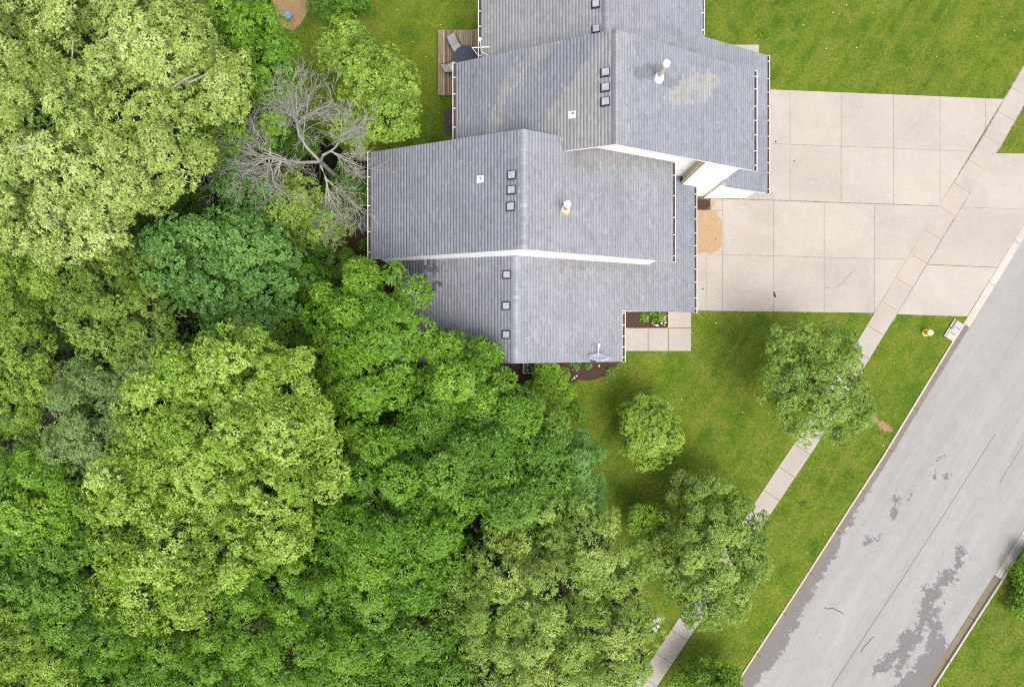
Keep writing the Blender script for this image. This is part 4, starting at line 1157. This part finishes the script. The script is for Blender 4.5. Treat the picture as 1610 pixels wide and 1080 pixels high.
navy = simple('navy_table_cover', (0.035, 0.045, 0.07), 0.55, 0.3, var=0.2, scale=3)
c = P(732, 90, ZD+.72)
tb = empty('patio_table', (c[0], c[1], ZD), 'round navy patio table on the deck', 'table')
MB().lathe((c[0], c[1], ZD), [(.02,.66),(.66,.67),(.70,.69),(.70,.715),(.68,.725),(.03,.728)], 36).build('table_top', navy, tb)
for k in range(4):
    t = math.pi/4+k*math.pi/2; MB().tube([(c[0]+.45*math.cos(t), c[1]+.45*math.sin(t), ZD+.68), (c[0]+.55*math.cos(t), c[1]+.55*math.sin(t), ZD+.005)], .025, 6).build('leg', M['black'], tb)
sling = simple('grey_sling_fabric', (0.30, 0.295, 0.28), 0.8, 0.2, var=0.1, scale=20)
def patio_chair(px, py, ang, label):
    c = P(px, py, ZD+.45); c = (c[0], c[1], ZD)
    ch = empty('patio_chair', c, label, 'chair', 'patio chairs on the deck')
    def piece(pts, fs, nm, mt): MB().add(rot_pts(pts, c, ang), fs).build(nm, mt, ch)
    F6 = [(0,3,2,1),(4,5,6,7),(0,1,5,4),(1,2,6,5),(2,3,7,6),(3,0,4,7)]
    piece([(-.26,-.05,.40),(.26,-.05,.40),(.26,.46,.43),(-.26,.46,.43),(-.26,-.05,.43),(.26,-.05,.43),(.26,.46,.46),(-.26,.46,.46)], F6, 'seat', sling)
    piece([(-.26,-.08,.42),(.26,-.08,.42),(.26,-.05,.42),(-.26,-.05,.42),(-.26,-.48,.98),(.26,-.48,.98),(.26,-.45,.99),(-.26,-.45,.99)], F6, 'backrest', sling)
    for sx in (-1, 1):
        m = MB(); m.tube(rot_pts([(sx*.30,-.46,.99),(sx*.30,-.10,.62),(sx*.30,.38,.60),(sx*.30,.44,.30),(sx*.30,.46,.01)], c, ang), .018, 6); m.build('armrest', M['black'], ch)
        m = MB(); m.tube(rot_pts([(sx*.29,-.20,.60),(sx*.29,-.26,.3),(sx*.30,-.34,.01)], c, ang), .018, 6); m.build('leg', M['black'], ch)
patio_chair(716, 72, math.radians(212), 'reclining grey sling chair at the upper corner of the deck')
patio_chair(709, 107, math.radians(-60), 'grey sling chair half hidden under the upper eave')

# roof-mounted antenna
b = A_W.hit(757, 86)
an = empty('antenna', b, 'white antenna mast with crossbar above the deck eave', 'antenna')
wht = M['flash']
MB().tube([b, b+Vector((0, 0, 1.75))], .028, 8).build('mast', wht, an)
MB().lathe((b.x, b.y, b.z+1.72), [(.03,0),(.085,.03),(.085,.10),(.04,.14)], 14).build('antenna_head', wht, an)
tz = b.z+.75
MB().tube([(b.x-.46, b.y+.02, tz), (b.x+.46, b.y+.07, tz)], .022, 6).build('crossbar', wht, an)
MB().tube([(b.x-.44, b.y+.02, tz), (b.x-.16, b.y-.10, b.z+.05)], .016, 6).build('brace', wht, an)
MB().tube([(b.x, b.y, b.z+.35), (b.x+.34, b.y-.10, A_W.z(b.x+.34)+.02)], .016, 6).build('brace', wht, an)

# satellite dish
b = D_E.hit(932, 566)
sd = empty('satellite_dish', b, 'oval grey satellite dish on the lowest roof corner', 'satellite dish')
dm = simple('dish_grey', (0.50, 0.52, 0.56), 0.4, 0.4, var=0.05); ctr = b + Vector((.26, .20, .42))
m = MB(); nr = Vector((.04, .90, .46)).normalized(); ax = Vector((1, -.02, .05)).normalized(); ay = nr.cross(ax).normalized()
N = 28; rings = [(0, -.07), (.33, -.06), (.66, -.035), (1, 0)]
vs = [ctr + nr*rings[0][1]]
for q, d in rings[1:]:
    for j in range(N):
        t = 2*math.pi*j/N; vs.append(ctr + ax*math.cos(t)*.57*q + ay*math.sin(t)*.44*q + nr*d)
fs = [(0, 1+j, 1+(j+1) % N) for j in range(N)]
for k in range(len(rings)-2):
    for j in range(N): fs.append((1+k*N+j, 1+(k+1)*N+j, 1+(k+1)*N+(j+1) % N, 1+k*N+(j+1) % N))
o = m.add(vs, fs).build('reflector', dm, sd, smooth=True); so = o.modifiers.new('solid', 'SOLIDIFY'); so.thickness = .02
e = ctr + Vector((.0, .56, .16))
MB().tube([ctr + Vector((0, .0, -.30)), ctr + Vector((.0, .35, -.05)), e], .022, 6).build('feed_arm', wht, sd)
MB().tube([e - Vector((0, .07, 0)), e + Vector((0, .09, .02))], [.045, .06], 10).build('feed_horn', wht, sd)
MB().tube([b, b+Vector((0, 0, .30)), ctr - nr*.07], .03, 8).build('mount_pole', M['ventdark'], sd)
MB().box(b.x-.16, b.y-.10, b.z-.05, b.x+.16, b.y+.10, b.z+.06).build('foot_plate', M['ventdark'], sd)

# air conditioner condenser
c = P(832, 577.8, .75); c = (c[0], c[1], 0)
ac = empty('air_conditioner', c, 'square air conditioning unit with round fan below the gable', 'air conditioner')
beige = simple('condenser_casing', (0.36, 0.34, 0.31), 0.5, 0.4, var=0.08)
MB().box(c[0]-.40, c[1]-.40, -.02, c[0]+.40, c[1]+.40, .08).build('base_pad', M['walk'], ac)
m = MB(); h = .33
for a, bb in ((-1, 0), (1, 0), (0, -1), (0, 1)):
    m.box(c[0]+(a*h-.025 if a else -h), c[1]+(bb*h-.025 if bb else -h), .08, c[0]+(a*h+.025 if a else h), c[1]+(bb*h+.025 if bb else h), .75)
m.build('casing', beige, ac)
MB().lathe((c[0], c[1], .5), [(.30, 0), (.30, .02), (.02, .021)], 24).build('fan_well', M['black'], ac)
for k in range(3):
    t0 = k*2*math.pi/3; vs = []
    for q in (.06, .27):
        for t, dz in ((t0-.35, .06), (t0+.35, .0)): vs.append((c[0]+q*math.cos(t), c[1]+q*math.sin(t), .56+dz))
    MB().add(vs, [(0, 2, 3, 1)]).build('fan_blade', beige, ac)
for rr in (.10, .17, .24, .30):
    MB().tube([(c[0]+rr*math.cos(t), c[1]+rr*math.sin(t), .745) for t in np.linspace(0, 2*math.pi, 25)], .006, 4, cap=False).build('guard_ring', beige, ac)

# fire hydrant
c = P(1454.5, 523, 0)
hy = empty('fire_hydrant', c, 'yellow fire hydrant with pale cap on the verge', 'fire hydrant')
yel = simple('yellow_hydrant_paint', (0.62, 0.36, 0.035), 0.45, 0.4, var=0.1); pal = simple('cream_hydrant_cap', (0.66, 0.55, 0.32), 0.45, 0.4, var=0.08)
MB().lathe(c, [(.22,0),(.23,.02),(.23,.07),(.125,.08),(.115,.44),(.15,.45),(.15,.49)], 20).build('barrel', yel, hy)
MB().lathe((c[0], c[1], .49), [(.195,0),(.20,.03),(.18,.09),(.11,.15),(.05,.18),(.035,.18),(.035,.23),(.01,.235)], 20).build('bonnet', pal, hy)
for ang in (math.pi/2, -math.pi/2, math.pi*1.0):
    d = Vector((math.cos(ang), math.sin(ang), 0)); p = Vector((c[0], c[1], .36))
    MB().tube([p+d*.09, p+d*.165, p+d*.166, p+d*.20], [.055, .055, .07, .065], 10).build('outlet_cap', yel, hy)

# storm drain inlet behind the kerb
ku = Vector((.527, .850, 0)).normalized(); kn = Vector((.850, -.527, 0))
c = Vector(P(1499, 519, 0))
dr = empty('storm_drain', c, 'concrete storm drain inlet beside kerb and driveway', 'storm drain')
pc = concrete('drain_lid_concrete', (0.33, 0.32, 0.31)); dkc = simple('drain_shadow_steel', (0.05, 0.045, 0.04), 0.8)
MB().obb(c + Vector((0, 0, -.06)) - kn*.02, ku, .66, .36, .08).build('inlet_box', dkc, dr)
for k in (-1, 0, 1):
    MB().obb(c + ku*k*.43 + kn*.085 + Vector((0, 0, .035)), ku, .20, .205, .02).build('lid_slab', pc, dr, bevel=.01)
MB().obb(c - kn*.185 + ku*.33 + Vector((0, 0, .05)), ku, .30, .05, .06).build('back_wall', simple('dark_drain_stone', (0.16, 0.14, 0.13), .9), dr)
MB().obb(c - kn*.185 - ku*.33 + Vector((0, 0, .045)), ku, .30, .05, .05).build('back_wall', M['kerb'], dr)
MB().obb(c - kn*.30 + ku*.33 + Vector((0, 0, .04)), ku, .30, .045, .04).build('coping', M['kerb'], dr)
MB().obb(c - kn*.30 - ku*.33 + Vector((0, 0, .04)), ku, .30, .045, .04).build('coping', M['kerb'], dr)

# round grey lid, blue ornament, log, boulders
c = P(574, 351, .35); c = (c[0], c[1], 0)
br = MB().lathe(c, [(.50,0),(.52,.1),(.52,.30),(.50,.345),(.42,.355),(.05,.36)], 32).build('window_well_cover', simple('grey_blue_lid', (0.125, 0.145, 0.165), 0.5, .3, var=.12), None)
tag(br, 'round grey-blue lid in the mulch under the eave', 'lid')
c = P(452.5, 23.5, .5); c = (c[0], c[1], 0)
bb = empty('bird_bath', c, 'small round blue bird bath on the straw bed', 'bird bath')
blu = simple('blue_glazed_bowl', (0.15, 0.20, 0.26), .35, .5, var=.45, scale=7)
MB().lathe(c, [(.16,0),(.15,.05),(.07,.10),(.06,.40),(.12,.44)], 16).build('pedestal', blu, bb)
MB().lathe((c[0], c[1], .42), [(.08,0),(.24,.06),(.27,.12),(.25,.12),(.2,.07),(.02,.05)], 24).build('bowl', blu, bb)
lg = MB().tube([P(292, 250, 1.0), P(306, 258, .9), P(322, 272, .7)], [.26, .25, .22], 10).build('fallen_log', bark_mat('red_brown_log', (.10, .05, .02), (.26, .14, .06)))
tag(lg, 'red-brown fallen log in the gap of the wood', 'log')

def rock(name, px, py, s, label, mat, seed, z=0.0, group=None):
    r = np.random.default_rng(seed); c = Vector(P(px, py, z)); m = MB()
    import bmesh
    bm = bmesh.new(); bmesh.ops.create_icosphere(bm, subdivisions=2, radius=1)
    sc = s*np.array([r.uniform(.8, 1.2), r.uniform(.7, 1.1), r.uniform(.5, .75)])
    for v in bm.verts:
        k = 1 + r.normal(0, .08); v.co = Vector((v.co.x*sc[0]*k, v.co.y*sc[1]*k, max(v.co.z, -.3)*sc[2]*k))
    me = bpy.data.meshes.new(name); bm.to_mesh(me); bm.free(); me.materials.append(mat)
    o = bpy.data.objects.new(name, me); COL.objects.link(o); o.location = c + Vector((0, 0, s*.12)); return tag(o, label, 'rock', group)
wr = simple('white_stone', (0.55, 0.52, 0.50), .85, .2, var=.2, scale=8)
rock('boulder', 1033, 978, .30, 'pale boulder on the grass beside the locust', wr, 1)
rock('boulder', 1029, 988, .22, 'smaller pale boulder touching the one by the locust', wr, 2)
rk = [(1033,511.5,.09),(1026,508,.07),(1040,508,.08),(1046,507,.07),(1029,511,.06),(1044,511,.06)]
for i, (a, b_, s_) in enumerate(rk): rock('stone', a, b_, s_, 'one of the small white stones in the square mulch bed', wr, 10+i, group='white stones in the square mulch bed')
for i, (a, b_, s_) in enumerate([(903,594,.08),(907,591,.07),(899,597,.06),(942,575,.07),(872,574,.05)]): rock('stone', a, b_, s_, 'one of the small white stones in the bed below the gable', wr, 30+i, group='white stones below the gable')

# bed plants
def tuft_plant(name, px, py, rad, hgt, n, L, W, mat, label, seed, spiky=False, group=None, z=0.03):
    r = np.random.default_rng(seed); c = Vector(P(px, py, z))
    root = empty(name, c, label, 'plant', group)
    t = r.uniform(0, 2*math.pi, n); q = rad*np.sqrt(r.random(n))*(.25 if spiky else 1)
    pos = np.stack([c.x+q*np.cos(t), c.y+q*np.sin(t), c.z + hgt*(1-(q/rad)**2)*r.uniform(.5, 1, n)], 1)
    nrm = unit(np.stack([np.cos(t)*q/rad, np.sin(t)*q/rad, np.ones(n)*.9], 1))
    V, val = leaves_from_tufts(r, pos, nrm, 7, L, W, .5, 1.5, .3, np.clip(.5+r.normal(0, .15, n), 0, 1), .15)
    mesh_np('foliage', V, np.arange(len(V)).reshape(-1, 3), LM[mat], root, attrs={'v': ('FLOAT', val)})
    MB().tube([c, c+Vector((0, 0, hgt*.5))], .02, 5).build('stem', M['bark'], root)
tuft_plant('hosta_plant', 1013.5, 499, .22, .25, 26, .16, .08, 'lime', 'smaller yellow-green plant in the square mulch bed', 1)
tuft_plant('hosta_plant', 1031, 498, .30, .30, 40, .19, .10, 'fresh', 'larger green plant in the square mulch bed', 2)
tuft_plant('hosta_plant', 1042, 500, .17, .22, 20, .15, .07, 'yellow', 'yellow plant at the corner of the square mulch bed', 3)
tuft_plant('daylily_plant', 960, 585, .35, .30, 26, .42, .035, 'olive', 'spiky grassy plant at the end of the mulch bed', 4, spiky=True)
tuft_plant('hosta_plant', 904, 574, .32, .25, 40, .14, .07, 'blue', 'bluish low plant against the gable wall', 5)
tuft_plant('hosta_plant', 924, 575, .20, .2, 26, .14, .07, 'blue', 'small bluish plant below the satellite dish', 6)
tuft_plant('hosta_plant', 572, 385, .3, .5, 36, .16, .09, 'mid', 'dark plant under the eave below the round lid', 7)
tuft_plant('young_sapling', 551, 402, .32, 1.6, 46, .17, .12, 'fresh', 'bright sapling poking up from the mulch by the roof corner', 8)
tuft_plant('weed_clump', 1200, 54, .40, .08, 50, .16, .03, 'fresh', 'bright weed clump in the upper lawn near the garage', 9)
tuft_plant('weed_clump', 1203, 818, .45, .05, 60, .12, .03, 'mid', 'larger dark grass clump on the verge', 10)
tuft_plant('weed_clump', 1264, 792, .22, .05, 26, .12, .03, 'mid', 'small dark grass clump on the verge', 11)

# bare straw patch on the verge
def straw_mask(px, py, gx, gy):
    n = (fbm(gx*3.5, gy*3.5, 41, 5, .75)-.5)*18
    return capsule(px, py, (1371, 655), (1396, 676), 5.0) + n > 0
o = mask_sheet('bare_patch', (1355, 640, 1410, 690), straw_mask, 0.006, M['straw'], lawn, .03)

# grass blades: real turf relief over the lawns
def grass():
    r = np.random.default_rng(8); n = 330000
    px = r.uniform(430, 1640, n); py = r.uniform(-20, 1100, n)
    x = (px-805)*H/F; y = (540-py)*H/F
    kx = np.array([p[0] for p in kline]); ky = np.array([p[1] for p in kline]); o = np.argsort(ky)
    ek = np.interp(y, ky[o], kx[o])
    ke = np.array(k_east); o2 = np.argsort(ke[:, 1]); ee = np.interp(y, ke[o2, 1], ke[o2, 0])
    wst = np.interp(py, [-20, 40, 110, 190, 230, 245, 300, 560, 590, 650, 760, 850, 980, 1120], [430, 435, 450, 480, 520, 600, 900, 900, 900, 890, 930, 960, 1010, 1010])
    k = ((x < ek-.02) & (px > wst)) | (x > ee+.03)
    sl = np.array(swl); o3 = np.argsort(sl[:, 1]); sw = np.interp(y, sl[o3, 1], sl[o3, 0])
    k &= ~((x > sw-.01) & (x < sw+1.44))
    k &= ~((x > sw-.16) & (x < sw+1.44) & (py > 157) & (py < 489))
    def outpoly(poly): return ~in_px_poly(px, py, poly)
    k &= outpoly([(1000,139.5),(1212,141.5),(1579,156.5),(1475,323),(1514,325),(1565,239.5),(1700,240.5),(1700,500),(1522,497),(1095,489),(1000,489)])
    k &= outpoly([(960,480),(1087,480),(1087,552.5),(960,552.5)]) & outpoly([(686,46),(760,46),(760,151),(686,151)])
    k &= outpoly([(740,555),(985,555),(964,578),(964,590),(930,600),(905,598),(895,640),(820,640)]) & outpoly([(430,-40),(498,-40),(486,10),(473,35),(462,50),(440,40)])
    k &= outpoly([(1484,507),(1500,494),(1525,500),(1500,545),(1478,528)]) & outpoly([(1140,70),(1193.5,70),(1193.5,110),(1140,110)])
    x, y = x[k], y[k]; n = len(x)
    h = r.uniform(.03, .075, n); a = r.uniform(0, 2*math.pi, n); wv = r.uniform(.008, .016, n)
    lx = r.normal(0, .03, n); ly = r.normal(0, .03, n)
    V = np.zeros((n, 3, 3)); ca, sa = np.cos(a)*wv, np.sin(a)*wv
    V[:, 0] = np.stack([x-ca, y-sa, np.zeros(n)-.005], 1); V[:, 1] = np.stack([x+ca, y+sa, np.zeros(n)-.005], 1); V[:, 2] = np.stack([x+lx, y+ly, h], 1)
    g = mesh_np('grass', V.reshape(-1, 3), np.arange(n*3).reshape(-1, 3), M['blade'], None)
    tag(g, 'short mown grass blades over the lawns', 'grass', kind='stuff')
    # pale petals and clover heads scattered in the turf
    m = 300; sel = r.permutation(n)[:m]; keep = (y[sel] > 8) | (r.random(m) < .22); sel = sel[keep]; m = len(sel)
    s = r.uniform(.018, .045, m); V = np.zeros((m, 4, 3)); t = r.uniform(0, 6.3, m)
    for j in range(4):
        V[:, j] = np.stack([x[sel]+s*np.cos(t+j*1.57), y[sel]+s*np.sin(t+j*1.57), .06+r.uniform(0, .02, m)], 1)
    o = mesh_np('fallen_petals', V.reshape(-1, 3), np.arange(m*4).reshape(-1, 4), simple('pale_petal', (.52, .48, .30), .7), None)
    tag(o, 'pale petals and clover heads scattered over the lawns', 'petals', kind='stuff')
grass()

# oil spots and leaf scraps on the concrete
def drip_mask(px, py, gx, gy):
    n = (fbm(gx*9, gy*9, 51, 4, .6)-.5)*2.2; m = np.full(px.shape, -9.)
    for a, b, q in ((1219,224,1.3),(1248.5,254,1.3),(1105,454.5,1.2),(1124.5,376.5,1.4)): m = np.maximum(m, q - np.hypot(px-a, py-b))
    m = np.maximum(m, capsule(px, py, (1217,461), (1218.5,466), 1.6))
    return m + n > 0
mask_sheet('oil_spot', (1095, 215, 1260, 475), drip_mask, 0.0385, M['crack'], drv_s, .02)
